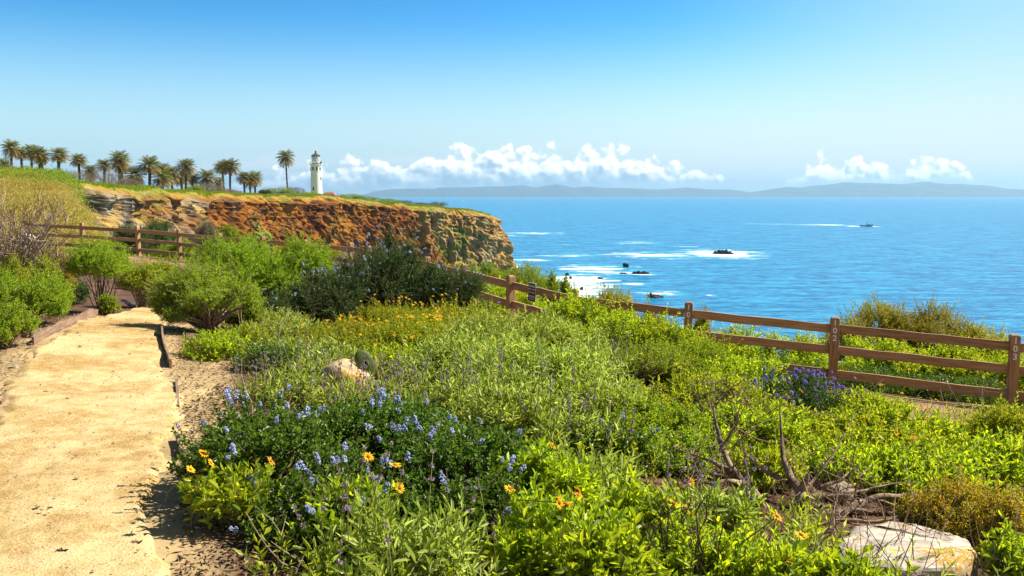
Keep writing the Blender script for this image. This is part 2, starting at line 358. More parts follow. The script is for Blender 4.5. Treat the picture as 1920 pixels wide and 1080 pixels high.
# ground sheet: polar grid about the photographer's feet
ang = np.radians(np.concatenate([np.arange(-180, -40, 4), np.arange(-40, 40, .17), np.arange(40, 180, 4)]))
rad = np.concatenate([[.02, .5], np.geomspace(1, 265, 250)])
gx, gy = np.sin(ang)[None] * rad[:, None], np.cos(ang)[None] * rad[:, None]
gz = ground(gx.ravel(), gy.ravel())
gV = np.stack([gx.ravel(), gy.ravel(), gz], -1)
s_, _ = fence_dist(gV[:, 0], gV[:, 1])
n1 = fbm(gV * .35, 4); n2 = fbm(gV * 2.2 + 5, 3)
mulch = np.array([.085, .045, .026]); dirt = np.array([.34, .205, .10]); tan = np.array([.50, .35, .18])
def lerp(a, b, t): return a * (1 - t[:, None]) + b * t[:, None]
gc = lerp(np.tile(mulch, (len(gV), 1)), np.tile(mulch * 1.7, (len(gV), 1)), sstep(n2, -.2, .7))
gc = lerp(gc, np.tile(dirt, (len(gV), 1)), sstep(s_ + n1 * .7, -3.6, -2.2) * sstep(s_, 1.5, .2) * (.72 + .28 * n2.clip(-1, 1)))                    # trodden strip along the fence
gc = lerp(gc, np.tile(np.array([.10, .10, .03]), (len(gV), 1)), sstep(s_, .6, 2.5))
aa = gV[:, 0] / np.maximum(gV[:, 1], 1)
hl = sstep(s_, 4, 10) * sstep(aa, -.40, -.45) * (gV[:, 1] > 5)
scr = lerp(np.tile(np.array([.28, .22, .06]), (len(gV), 1)), np.tile(np.array([.15, .19, .02]), (len(gV), 1)), sstep(n1 + (gV[:, 1] - 120) / 30, -.1, .5))
scr = lerp(scr, np.tile(np.array([.42, .24, .06]), (len(gV), 1)), sstep(fbm(gV * .12 + 3, 3), .28, .5) * sstep(gV[:, 1], 85, 110))
gc = lerp(gc, scr, hl)
gpx, gpy = proj(np.where(gV[:, 1:2] > 1, gV, np.array([0, 5, 0])))
vg = sstep(gpx + n2 * 22 + n1 * 10, 475, 395) * sstep(gpy + n2 * 8, 655, 690) * sstep(gpy + n2 * 10, 880, 800) * (gpx > 300) * (s_ < 0)
vg = np.maximum(vg, .8 * sstep(gpx + n2 * 16, 40, -10) * sstep(gpy, 660, 700) * (gpx > -500) * (s_ < 0))
_yy = gV[:, 1]
for sgn, key in ((1, 'R'), (-1, 'L')):
    px_, dx_ = {'R': [330, 340, 345, 334, 318, 303], 'L': [-130, -60, 8, 45, 120, 192]}[key], {'R': [1075, 930, 830, 730, 680, 628], 'L': [930, 820, 735, 665, 615, 590]}[key]
    e_ = np.array(sorted([tuple(Gpx(a, b)[:2][::-1]) for a, b in zip(px_, dx_)])); ed = (gV[:, 0] - np.interp(_yy, e_[:, 0], e_[:, 1])) * sgn
    vg = np.maximum(vg, .9 * sstep(ed + n2 * .14 + n1 * .10, .34, .02) * sstep(ed, -.6, -.3) * (_yy > 2.5) * (_yy < 12.8))
gc = lerp(gc, np.tile(np.array([.54, .39, .18]), (len(gV), 1)), vg * (.75 + .25 * n2.clip(-1, 1)))
go = tag(obj('ground', mesh('ground', gV, grid_faces(len(rad), len(ang), True), attr_mat('mulch and soil', 2.0, .03, .8, .4), True, gc)), kind='structure')

# ------------------------------------------------------------------ garden path
def path_mat():
    m, t, out = mat('decomposed granite'); co = t.node('TexCoord').outputs['Object']
    big = t.noise(co, .9, 5, .6); mid = t.noise(co, 6.0, 6, .65); fine = t.noise(co, 70.0, 4, .7); gr = t.noise(co, 42.0, 3, .75)
    c = t.mix(t.step(t.m('ADD', t.m('MULTIPLY', big, .55), t.m('MULTIPLY', mid, .45)), .40, .60), (.40, .245, .075), (.63, .465, .22))
    c = t.mix(t.step(fine, .55, .66), c, (.66, .52, .30)); c = t.mix(t.step(gr, .60, .68), c, (.20, .105, .035))
    c = t.mix(t.m('MULTIPLY', t.step(fine, .42, .30), .7), c, (.30, .17, .06))
    b = t.node('Bump', Strength=.8, Distance=.03, Height=t.m('ADD', t.m('ADD', t.m('ADD', mid, t.noise(co, 2.6, 3, .5)), t.m('MULTIPLY', fine, .5)), t.m('MULTIPLY', gr, .2)))
    p = t.node('BsdfPrincipled', Base_Color=c, Roughness=.95, Specular_IOR_Level=.1, Normal=b); t.l.new(p.outputs[0], out.inputs[0]); return m
Mpath = path_mat()
def strip(name, left, right, mt, n=90, m=22, lift=.012, wob=.0):
    def res(pts):
        pts = np.array(pts); t = np.concatenate([[0], np.cumsum(np.linalg.norm(np.diff(pts, axis=0), axis=1))]); k = np.linspace(0, t[-1], n)
        q = np.stack([np.interp(k, t, pts[:, i]) for i in (0, 1)], -1)
        for _ in range(6): q[1:-1] = (q[:-2] + 2 * q[1:-1] + q[2:]) / 4
        return q
    a, b = res(left), res(right); t = np.linspace(0, 1, m)[None, :, None]; q = a[:, None] * (1 - t) + b[:, None] * t
    if wob:
        w = fbm(np.concatenate([q * 1.7, q[..., :1] * 0], -1), 4) * wob; e = (np.abs(t[..., 0] - .5) * 2) ** 4
        dv = nrm(b - a)[:, None]; q = q + dv * (w * e)[..., None]
    q = q.reshape(-1, 2); z = ground(q[:, 0], q[:, 1])
    qq = np.column_stack([q, q[:, 0] * 0]); z = z + fbm(qq * 3.2, 3) * .006 - .006 * sstep(fbm(qq * np.array([4.5, 3.0, 1]) + 9, 2), .35, .7)
    tt = np.tile(np.linspace(0, 1, m), n); z = z + lift + .018 - .055 * sstep(np.abs(tt - .5) + .05 * fbm(qq * 5.0 + 3, 3), .40, .50)
    return tag(obj(name, mesh(name, np.column_stack([q, z]), grid_faces(n, m), mt, True)), kind='structure')
pl = [(-3.4, -3.0), (-3.0, 0.5), Gpx(-130, 930)[:2], Gpx(-60, 820)[:2], Gpx(8, 735)[:2], Gpx(45, 665)[:2], Gpx(120, 615)[:2], Gpx(192, 590)[:2], Gpx(262, 577)[:2], Gpx(390, 566)[:2]]
pr = [(.9, -3.0), (.15, 0.5), Gpx(330, 1075)[:2], Gpx(340, 930)[:2], Gpx(345, 830)[:2], Gpx(334, 730)[:2], Gpx(318, 680)[:2], Gpx(303, 628)[:2], Gpx(330, 598)[:2], Gpx(400, 585)[:2]]
strip('garden_path', pl, pr, Mpath, n=420, m=80, wob=.30)

# ------------------------------------------------------------------ headland with the cliff
E = [(120, 336, 165), (150, 341, 172), (172, 347, 180), (195, 351, 188), (240, 353, 205), (330, 358, 245), (400, 364, 275), (470, 368, 300), (560, 368, 325), (640, 371, 345), (700, 377, 360),
     (760, 384, 374), (820, 389, 386), (880, 393, 394), (908, 400, 402), (916, 405, 412), (912, 404, 428), (890, 400, 450), (850, 396, 480)]
E = np.array([P(*e) for e in E]); t = np.concatenate([[0], np.cumsum(np.linalg.norm(np.diff(E, axis=0), axis=1))])
NU = 640; k = np.linspace(0, t[-1], NU); Eu = np.stack([np.interp(k, t, E[:, i]) for i in range(3)], -1)
for _ in range(30): Eu[1:-1] = (Eu[:-2] + 2 * Eu[1:-1] + Eu[2:]) / 4
tg = nrm(np.gradient(Eu[:, :2], axis=0))
for _ in range(40): tg[1:-1] = nrm(tg[:-2] + 2 * tg[1:-1] + tg[2:])
on = np.stack([tg[:, 1], -tg[:, 0]], -1)                                  # outward
epx, _ = proj(Eu)
inn = np.concatenate([np.geomspace(170, 1.2, 46)]); dn = np.concatenate([[0], np.geomspace(.25, 46, 120)])
rows = []; rc = []
RW = ridged(np.column_stack([k * .09, k * 0, k * 0 + 8]), 4) * 1.3; RZ = fbm(np.column_stack([k * .11, k * 0, k * 0 + 2]), 4) * .55
slope = np.interp(epx, [150, 330, 560, 900], [.045, .03, .012, .004])
ZC = np.zeros((len(inn) + len(dn), NU))
for i, s in enumerate(inn):
    q = Eu.copy(); q[:, :2] -= on * s; q[:, 2] += slope * s * (1 if s < 110 else 110 / s)
    q[:, 2] += fbm(np.column_stack([q[:, :2] * .06, q[:, 0] * 0]), 4) * .5 * min(1, s / 6); q[:, :2] += on * (RW * max(0, 1 - s / 9))[:, None]; q[:, 2] += RZ * max(0, 1 - s / 14); rows.append(q)
grot = sstep(epx, 120, 220)
for i, dz in enumerate(dn):
    q = Eu.copy(); vv = dz / 10.
    base = .42 * dz + 1.4 * (1 - math.exp(-dz / 1.2)) * .5
    p3 = np.column_stack([k * .05, np.full(NU, dz * .012), k * 0]); p4 = np.column_stack([q[:, :2] * .16, np.full(NU, dz * .15)]); p5 = p4 * 4.2
    amp = min(1, dz / 2.5)
    gul = (ridged(p3, 4) * 2.8 + ridged(np.column_stack([k * .17 + dz * .03, np.full(NU, dz * .05), k * 0 + 3]), 3) * 1.7)
    blk = fbm(p4, 4) * 1.5 + ridged(p5, 3) * .9
    ledge = .8 * np.sin(dz * .9 + fbm(p4 * .5, 2) * 3) * sstep(epx, 460, 300)
    q[:, :2] += on * (base * np.interp(epx, [150, 300, 860, 930], [1.0, .85, .8, .95]) + RW * max(0, 1 - dz / 5) + amp * (gul + blk + ledge))[:, None]
    q[:, 2] -= dz - RZ * max(0, 1 - dz / 8); q[:, 2] += amp * fbm(p5 + 11, 3) * .25; rows.append(q)
hV = np.stack(rows); hp, _ = proj(hV); depth = np.concatenate([-inn, dn])[:, None] + 0 * hp
pp = hV.reshape(-1, 3); epx2 = np.tile(epx, len(rows)); dp = depth.ravel()
A, B, Cn = fbm(pp * .08, 4), fbm(pp * .3 + 7, 4), fbm(pp * np.array([.9, .9, .25]) + 3, 4)
c3 = lambda *c: np.tile(np.array(c), (len(pp), 1))
orange = lerp(lerp(c3(.25, .088, .010), c3(.36, .155, .022), sstep(A + B * .6, -.3, .6)), c3(.10, .034, .008), sstep(B + Cn * .7, -.05, .6))
grey = lerp(lerp(c3(.30, .235, .155), c3(.085, .06, .04), sstep(Cn + A * .4, -.25, .3)), c3(.46, .29, .09), sstep(B, .15, .6))
brown = lerp(lerp(c3(.42, .25, .07), c3(.17, .10, .035), sstep(Cn, -.2, .45)), c3(.34, .24, .11), sstep(B + A, .3, .9))
hc = lerp(grey, orange, np.maximum(sstep(epx2 + A * 60 + (dp - 6) * 8, 255, 350), .75 * sstep(A + B * .5, .15, .45))); hc = lerp(hc, brown, sstep(epx2 + A * 30 - (dp - 10) * 3, 755, 810))
greenp = sstep(A * .8 + B * .7, .40, .66) * sstep(dp, 22, 3) * .35 + sstep(np.abs(epx2 - 765 - dp * 2.0 + B * 14), 13, 5) * sstep(B, -.4, .2) * .8 + sstep(np.abs(epx2 - 838) + B * 34, 20, 6) * sstep(dp, 6, 10) * sstep(dp, 26, 18) * .7
greenp += sstep(np.abs(epx2 - 425) + B * 20, 35, 12) * sstep(dp + B * 3, 9, 12)
green = lerp(c3(.13, .19, .02), c3(.26, .24, .03), sstep(B, -.3, .5))
hc = lerp(hc, green, np.clip(greenp, 0, 1))
hc = lerp(hc, lerp(c3(.36, .19, .03), green, sstep(B + A * .5, -.3, .2)), sstep(dp + B * 1.6, 2.6, .6))
hc = lerp(hc, green, sstep(dp, .8, -.5))
hF = grid_faces(len(rows), NU)
Mcliff = attr_mat('eroded cliff', .55, .5, 1.0, .30)
tag(obj('headland_cliff', mesh('headland_cliff', pp, hF, Mcliff, False, np.clip(hc, .01, 1))), kind='structure')
hbvh = BVHTree.FromPolygons([tuple(v) for v in pp], [tuple(f) for f in hF])
def top_z(x, y, default=None):
    hit = hbvh.ray_cast(Vector((x, y, 200)), Vector((0, 0, -1)))
    zz = [] if hit[0] is None else [hit[0].z]
    if math.hypot(x, y) < 262: zz.append(G1(x, y))
    return max(zz) if zz and max(zz) > -20 else default
# grass on the rim
rng = np.random.default_rng(3)
def blades(name, pos, hh, ww, mt, lean=.35, up=1.0):
    n = len(pos); a = rng.uniform(0, 6.283, n); d = nrm(np.column_stack([np.cos(a) * lean, np.sin(a) * lean, np.full(n, up)]) + rng.normal(0, .2, (n, 3)))
    b = rng.uniform(0, 6.283, n); sd = np.column_stack([np.cos(b), np.sin(b), b * 0]); no = np.cross(d, sd)
    hh = (hh * rng.uniform(.5, 1.3, n))[:, None]; Vv, Fc = leaves(pos, d, sd, no, hh, hh * ww, .2)
    return mesh(name, Vv, Fc, mt)
idx = rng.integers(0, NU - 60, 42000); s = np.abs(rng.normal(0, 1, 42000)) ** 1.3 * 9 - 1.0
gp = Eu[idx].copy(); gp[:, :2] -= on[idx] * s[:, None]; gp[:, :2] += rng.normal(0, .4, (len(gp), 2))
zz = np.array([(hbvh.ray_cast(Vector((x, y, 200)), Vector((0, 0, -1)))[0] or Vector((0, 0, -99))).z for x, y in gp[:, :2]])
gp[:, 2] = zz; gp = gp[(zz > -10) & (fbm(gp * .12, 3) > -.35)]
tag(obj('rim_grass', blades('rim_grass', gp, .75, .28, M['grass'], .5)), 'yellow green grass along the cliff rim', 'grass', kind='stuff')

# hillside scrub (dry sage brush) and the green cover above it
def hill_pts(n, y0, y1, a0, a1):
    y = rng.uniform(y0, y1, n) ; a = rng.uniform(a0, a1, n); x = a * y; return np.column_stack([x, y, ground(x, y)])
def tufts(c, per, rad, hh, ww, lean=.8):
    p = np.repeat(c, per, 0); o = rng.normal(0, 1, (len(p), 3)) * rad; o[:, 2] = np.abs(o[:, 2]) * .6 - .1; return p + o
hp_ = hill_pts(2600, 47, 128, -.63, -.405); s_h, _ = fence_dist(hp_[:, 0], hp_[:, 1]); hp_ = hp_[(s_h > 3)]
q = tufts(hp_, 60, .50, 0, 0); tag(obj('hillside_scrub', blades('hillside_scrub', q, .26, .30, M['scrub'], 1.3)), 'dry yellow brown brush covering the slope behind the fence', 'brush', kind='stuff')
hp_ = hill_pts(1500, 105, 176, -.64, -.44); kk = fbm(hp_ * .12 + 3, 3) < .16; hp_ = hp_[kk]
q = tufts(hp_, 40, .7, 0, 0); q[:, 2] -= .15; tag(obj('hilltop_green', blades('hilltop_green', q, .32, .5, M['iceplant'], 1.2)), 'bright green ground cover over the hill crest', 'ground cover', kind='stuff')

# ------------------------------------------------------------------ sea
def sea_mat():
    m, t, out = mat('sea water'); co = t.node('TexCoord').outputs['Object']
    s1 = t.noise(t.v('MULTIPLY', co, (.035, .10, 1)), 1.0, 6, .62); s2 = t.noise(t.v('MULTIPLY', co, (.16, .42, 1)), 1.0, 5, .65); s3 = t.noise(t.v('MULTIPLY', co, (.008, .02, 1)), 1.0, 3, .5)
    fo = None
    def ell(px, py, w, hh, k=1.0):
        nonlocal fo
        c = Pz(px, py, SEA); a = Pz(px, py - hh / 2, SEA); b = Pz(px, py + hh / 2, SEA)
        v = t.v('MULTIPLY', t.v('SUBTRACT', co, (c[0], c[1], 0)), (1 / (w / 2 / F * c[1]), 1 / ((a[1] - b[1]) / 2), 0))
        e = t.m('MULTIPLY', t.m('SUBTRACT', 1.0, t.node('VectorMath', dict(operation='LENGTH'), i0=v).outputs[1], 0), k, 0, True)
        e = t.m('MAXIMUM', e, 0.0); fo = e if fo is None else t.m('MAXIMUM', fo, e)
    for a in FOAM: ell(*a)
    fn = t.noise(t.v('MULTIPLY', co, (.022, .085, 1)), 1.0, 7, .66)
    fn2 = t.noise(t.v('MULTIPLY', co, (.10, .28, 1)), 1.0, 6, .7)
    fm = t.m('ADD', t.m('MULTIPLY', t.m('SUBTRACT', fn, .5), 4.6), t.m('MULTIPLY', t.m('SUBTRACT', fn2, .5), 3.0))
    foam = t.step(t.m('ADD', t.m('MULTIPLY', fo, 1.3), fm), .52, 1.05)
    foam = t.m('MULTIPLY', foam, t.step(fo, .0, .15))
    caps = t.m('MULTIPLY', t.step(s2, .70, .76), t.step(s3, .45, .62)); foam = t.m('MAXIMUM', foam, t.m('MULTIPLY', caps, .7))
    deep = t.mix(t.step(t.m('ADD', t.m('MULTIPLY', s1, .45), t.m('MULTIPLY', s2, .55)), .40, .62), (.000, .095, .255), (.030, .33, .54))
    shore = t.m('MULTIPLY', t.step(fo, .0, .35), .5); deep = t.mix(shore, deep, (.03, .34, .46))
    base = t.mix(foam, deep, (.88, .90, .90))
    hgt = t.m('ADD', t.m('MULTIPLY', s1, 1.0), t.m('MULTIPLY', s2, .30))
    b = t.node('Bump', Strength=1.0, Distance=2.6, Height=hgt)
    p = t.node('BsdfPrincipled', Base_Color=base, Roughness=t.m('ADD', .22, t.m('MULTIPLY', foam, .6)), IOR=1.33, Specular_IOR_Level=.10, Normal=b)
    t.l.new(p.outputs[0], out.inputs[0]); return m
FOAM = [(1350, 476, 190, 24, 1.17), (1230, 478, 260, 17, 0.74), (1080, 479, 170, 9, 0.58), (1000, 487, 110, 9, 0.7), (1130, 505, 190, 26, 0.86), (1090, 528, 170, 48, 1.25), (1090, 548, 110, 26, 1.25), (1203, 513, 60, 9, 0.78), (1240, 551, 130, 14, 0.78), (1190, 532, 90, 9, 0.62), (1190, 455, 130, 7, 0.66), (1000, 437, 160, 6, 0.62), (960, 442, 60, 5, 0.55), (1060, 459, 60, 4, 0.39), (1420, 474, 60, 8, 0.55), (1545, 421.5, 150, 3.6, 0.78), (1450, 420, 160, 2.2, 0.48), (1637, 424.5, 9, 3, 1.6), (1598, 424.2, 40, 2.4, 1.25), (1280, 462, 70, 4, 0.55), (960, 500, 80, 14, 0.7), (1330, 553, 80, 5, 0.47)]
yy_ = np.concatenate([[-400], np.geomspace(120, 30000, 60)]); xx_ = np.linspace(-1, 1, 41)
sV = np.stack([np.stack([xx_ * max(900, y * 1.15), 0 * xx_ + y, 0 * xx_], -1) for y in yy_]).reshape(-1, 3)
seao = tag(obj('sea', mesh('sea', sV, grid_faces(len(yy_), 41), sea_mat(), True), None, (0, 0, SEA)), kind='structure')

# ------------------------------------------------------------------ islands on the horizon
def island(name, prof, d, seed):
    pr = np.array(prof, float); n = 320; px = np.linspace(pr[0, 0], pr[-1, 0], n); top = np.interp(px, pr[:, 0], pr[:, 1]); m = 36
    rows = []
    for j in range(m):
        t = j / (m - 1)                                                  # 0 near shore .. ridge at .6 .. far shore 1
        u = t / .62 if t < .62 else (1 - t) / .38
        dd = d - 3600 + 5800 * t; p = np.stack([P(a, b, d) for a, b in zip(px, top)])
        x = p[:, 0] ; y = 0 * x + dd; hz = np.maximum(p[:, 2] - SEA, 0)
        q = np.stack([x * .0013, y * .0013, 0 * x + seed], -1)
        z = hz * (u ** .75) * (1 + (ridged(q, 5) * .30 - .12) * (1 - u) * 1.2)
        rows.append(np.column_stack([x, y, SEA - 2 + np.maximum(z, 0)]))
    return tag(obj(name, mesh(name, np.concatenate(rows), grid_faces(m, n), plain('haze tinted island slopes', (.095, .11, .11), .95, (.05, .07, .08), .002), True)), kind='structure')  # slopes tinted pale blue: some haze is painted into their colour
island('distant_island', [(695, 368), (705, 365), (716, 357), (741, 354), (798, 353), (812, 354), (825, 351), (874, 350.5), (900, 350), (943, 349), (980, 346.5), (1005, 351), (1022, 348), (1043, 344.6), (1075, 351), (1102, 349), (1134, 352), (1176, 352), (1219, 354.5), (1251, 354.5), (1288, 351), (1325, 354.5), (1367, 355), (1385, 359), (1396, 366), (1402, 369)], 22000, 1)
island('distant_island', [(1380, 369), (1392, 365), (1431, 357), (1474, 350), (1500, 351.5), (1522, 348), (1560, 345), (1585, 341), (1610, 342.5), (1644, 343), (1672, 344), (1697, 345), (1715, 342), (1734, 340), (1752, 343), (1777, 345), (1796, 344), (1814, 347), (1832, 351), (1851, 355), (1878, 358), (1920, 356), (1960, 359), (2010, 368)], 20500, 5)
# ------------------------------------------------------------------ fence: posts, rails, numbers
fence = thing('fence', 'brown three rail timber fence winding along the bluff edge', 'fence', FB[9])
def shape_me(V, Fc, name, mt, bevel=0.0):
    me = mesh(name, V, Fc, mt)
    if bevel:
        import bmesh
        b = bmesh.new(); b.from_mesh(me); bmesh.ops.bevel(b, geom=list(b.edges), offset=bevel, segments=2, affect='EDGES', profile=.6); b.to_mesh(me); b.free()
    return me
def child(o, parent):
    o.parent = parent; o.matrix_parent_inverse = Matrix.Translation(-Vector(parent.location)) if parent.parent is None else Matrix.Identity(4)
Bp = Geo(); w = .072
for z0, z1, a, b in ((-.25, PH - .035, w, w), ):
    pass
pv = []
for z, r in ((-.3, w), (PH - .045, w), (PH - .018, w * .9), (PH, w * .62)):
    pv += [(-r, -r, z), (r, -r, z), (r, r, z), (-r, r, z)]
postV = np.array(pv); postF = [grid_faces(4, 4, True), np.array([[12, 13, 14, 15], [3, 2, 1, 0]])]
post_me = shape_me(postV, postF, 'post', M['postwood'], .007)
def text_mesh(cu):
    o = bpy.data.objects.new('lettering_curve', cu); me = bpy.data.meshes.new_from_object(o); bpy.data.objects.remove(o); me.name = cu.name
    if not me.materials: me.materials.append(M['white'])
    return me
def digit_curve(txt, size, name):
    cu = bpy.data.curves.new(name, 'FONT'); cu.body = txt; cu.size = size; cu.align_x = 'CENTER'; cu.extrude = .0015; cu.offset = size * .022
    cu.space_line = .96; cu.materials.append(M['white']); return text_mesh(cu)
NUM = {14: '1\n0\n1', 15: '1\n0\n2', 16: '1\n0\n3'}
for i, (f, tp) in enumerate(zip(FB, FP)):
    p = obj('post', post_me); j = min(i, len(FB) - 2); dv = FB[min(i + 1, len(FB) - 1)] - FB[max(i - 1, 0)]
    ry = math.atan2(dv[1], dv[0]) if i < 13 else math.atan2((FB[16] - FB[13])[1], (FB[16] - FB[13])[0])
    p.parent = fence; p.location = Vector(f) - Vector(fence.location); p.rotation_euler = (R(random.Random(i).uniform(-1, 1)), R(random.Random(i + 9).uniform(-1, 1)), ry)
    if i in NUM:
        n = obj('post_number', digit_curve(NUM[i], .135, 'post_number'), p); n.location = (0, -w - .002, PH - .135); n.rotation_euler = (math.pi / 2, 0, 0)
        n['label'] = 'white painted digits reading %s down the post' % NUM[i].replace('\n', '')
for i in range(len(FB) - 1):
    a, b = FB[i], FB[i + 1]; d = b - a; L = float(np.linalg.norm(d)) - .13
    x = Vector(d).normalized(); yv = Vector((-x.y, x.x, 0)).normalized(); zv = x.cross(yv)
    for kz, zo in enumerate((PH - .20, PH - .575, PH - .97)):
        rr = random.Random(i * 7 + kz); g_ = Geo(); nseg = 9; hh = .072; V = []
        for sgm in range(nseg):
            xx = (sgm / (nseg - 1) - .5) * L; sg = math.sin(sgm / (nseg - 1) * math.pi) * rr.uniform(-.010, .006)
            V += [(xx, -.022, -hh + sg), (xx, .022, -hh + sg), (xx, .022, hh + sg), (xx, -.022, hh + sg)]
        Fq = [grid_faces(nseg, 4, True)[:, ::-1], np.array([[0, 1, 2, 3], [nseg * 4 - 1, nseg * 4 - 2, nseg * 4 - 3, nseg * 4 - 4]])]
        me = mesh('rail', np.array(V), Fq, M['wood']); o = obj('rail', me, fence)
        Mx = Matrix((x, yv, zv)).transposed().to_4x4(); Mx.translation = Vector((a + b) / 2) + Vector((0, 0, zo + rr.uniform(-.01, .01))) - Vector(fence.location); o.matrix_local = Mx
# closed-area sign on the rail beyond the first open span
a, b = FB[12], FB[13]; u = .38; c = Vector(a + (b - a) * u) + Vector((0, 0, PH - .235)); x = Vector(b - a).normalized(); yv = Vector((-x.y, x.x, 0)).normalized()
sg = thing('warning_sign', 'small dark brown sign with white lettering fixed to the top rail', 'sign', c); Rt = Matrix((x, yv, x.cross(yv))).transposed().to_4x4()
sg.matrix_world = Matrix.Translation(c - yv * .03) @ Rt
sw, sh = .25, .36
def rrect(w_, h_, r, y0, y1):
    pts = []
    for cx, cz, a0 in ((w_ / 2 - r, h_ / 2 - r, 0), (-w_ / 2 + r, h_ / 2 - r, 90), (-w_ / 2 + r, -h_ / 2 + r, 180), (w_ / 2 - r, -h_ / 2 + r, 270)):
        pts += [(cx + r * math.cos(R(a0 + q)), cz + r * math.sin(R(a0 + q))) for q in (0, 30, 60, 90)]
    n = len(pts); V = [(p, y0, q) for p, q in pts] + [(p, y1, q) for p, q in pts]
    return np.array(V), [np.array([list(range(n))]), np.array([list(range(2 * n - 1, n - 1, -1))]), np.array([[i, i + n, (i + 1) % n + n, (i + 1) % n] for i in range(n)])]
V, Fc = rrect(sw, sh, .02, -.004, .003); obj('border', mesh('border', V, Fc, M['white']), sg)
V, Fc = rrect(sw - .018, sh - .018, .016, -.006, -.0042); obj('panel', mesh('panel', V, Fc, plain('sign brown', (.05, .012, .008), .4)), sg)
def sign_text(txt, size, z):
    cu = bpy.data.curves.new('lettering', 'FONT'); cu.body = txt; cu.size = size; cu.align_x = 'CENTER'; cu.extrude = .0008; cu.offset = size * .015; cu.materials.append(M['white'])
    o = obj('lettering', text_mesh(cu), sg); o.location = (0, -.0072, z); o.rotation_euler = (math.pi / 2, 0, 0)
sign_text('AREA CLOSED', .036, .048); sign_text('NO ACCESS', .036, -.012)
gg = Geo(); rr = random.Random(4)
for z, h_, x0, x1 in ((.128, .018, -.10, .10), (.104, .012, -.10, .10), (-.07, .012, -.10, .10), (-.094, .012, -.10, .10), (-.132, .010, -.07, .07)):
    xx = x0
    while xx < x1:
        wd = rr.uniform(.006, .014); gg.box((xx + wd / 2, -.0068, z), (wd, .001, h_)); xx += wd + rr.choice((.003, .003, .010))
obj('small_print', gg.mesh('small_print', M['white']), sg)

# ------------------------------------------------------------------ shrubs
def rdir(r, n, zmin=-.35):
    z = r.uniform(zmin, 1, n); a = r.uniform(0, 2 * math.pi, n); q = np.sqrt(1 - z * z); return np.column_stack([q * np.cos(a), q * np.sin(a), z])
def perp(d):
    ref = np.where(np.abs(d[:, 2:]) > .9, np.array([1., 0, 0]), np.array([0, 0, 1.])); a = nrm(np.cross(d, ref)); return a, np.cross(d, a)
SP = dict(  # leaf length, width, leaves a sprig, sprig length, leaf angle, upward pull, fold, six-point leaf
    cean=dict(m='cean', ll=.040, lw=.024, k=11, L=.16, el=.55, up=.5, st='stem'),
    sunflower=dict(m='sunflower', ll=.072, lw=.029, k=9, L=.17, el=.75, up=1.0, st='greenstem'),
    yellow=dict(m='yellowgreen', ll=.060, lw=.019, k=10, L=.18, el=.8, up=1.0, st='greenstem'),
    sage=dict(m='sage', ll=.105, lw=.022, k=11, L=.26, el=.7, up=1.3, st='greenstem'),
    coyote=dict(m='coyote', ll=.034, lw=.017, k=15, L=.14, el=.6, up=.7, st='stem'),
    dark=dict(m='cean_dark', ll=.034, lw=.019, k=13, L=.26, el=.6, up=.5, st='stem'),
    olive=dict(m='olive', ll=.052, lw=.021, k=14, L=.20, el=.65, up=1.3, st='stem'),
    rust=dict(m='rust', ll=.035, lw=.012, k=12, L=.14, el=.6, up=1.0, st='drystem'),
    grey=dict(m='greycrub', ll=.30, lw=.022, k=6, L=.5, el=.8, up=.9, st='drystem'))
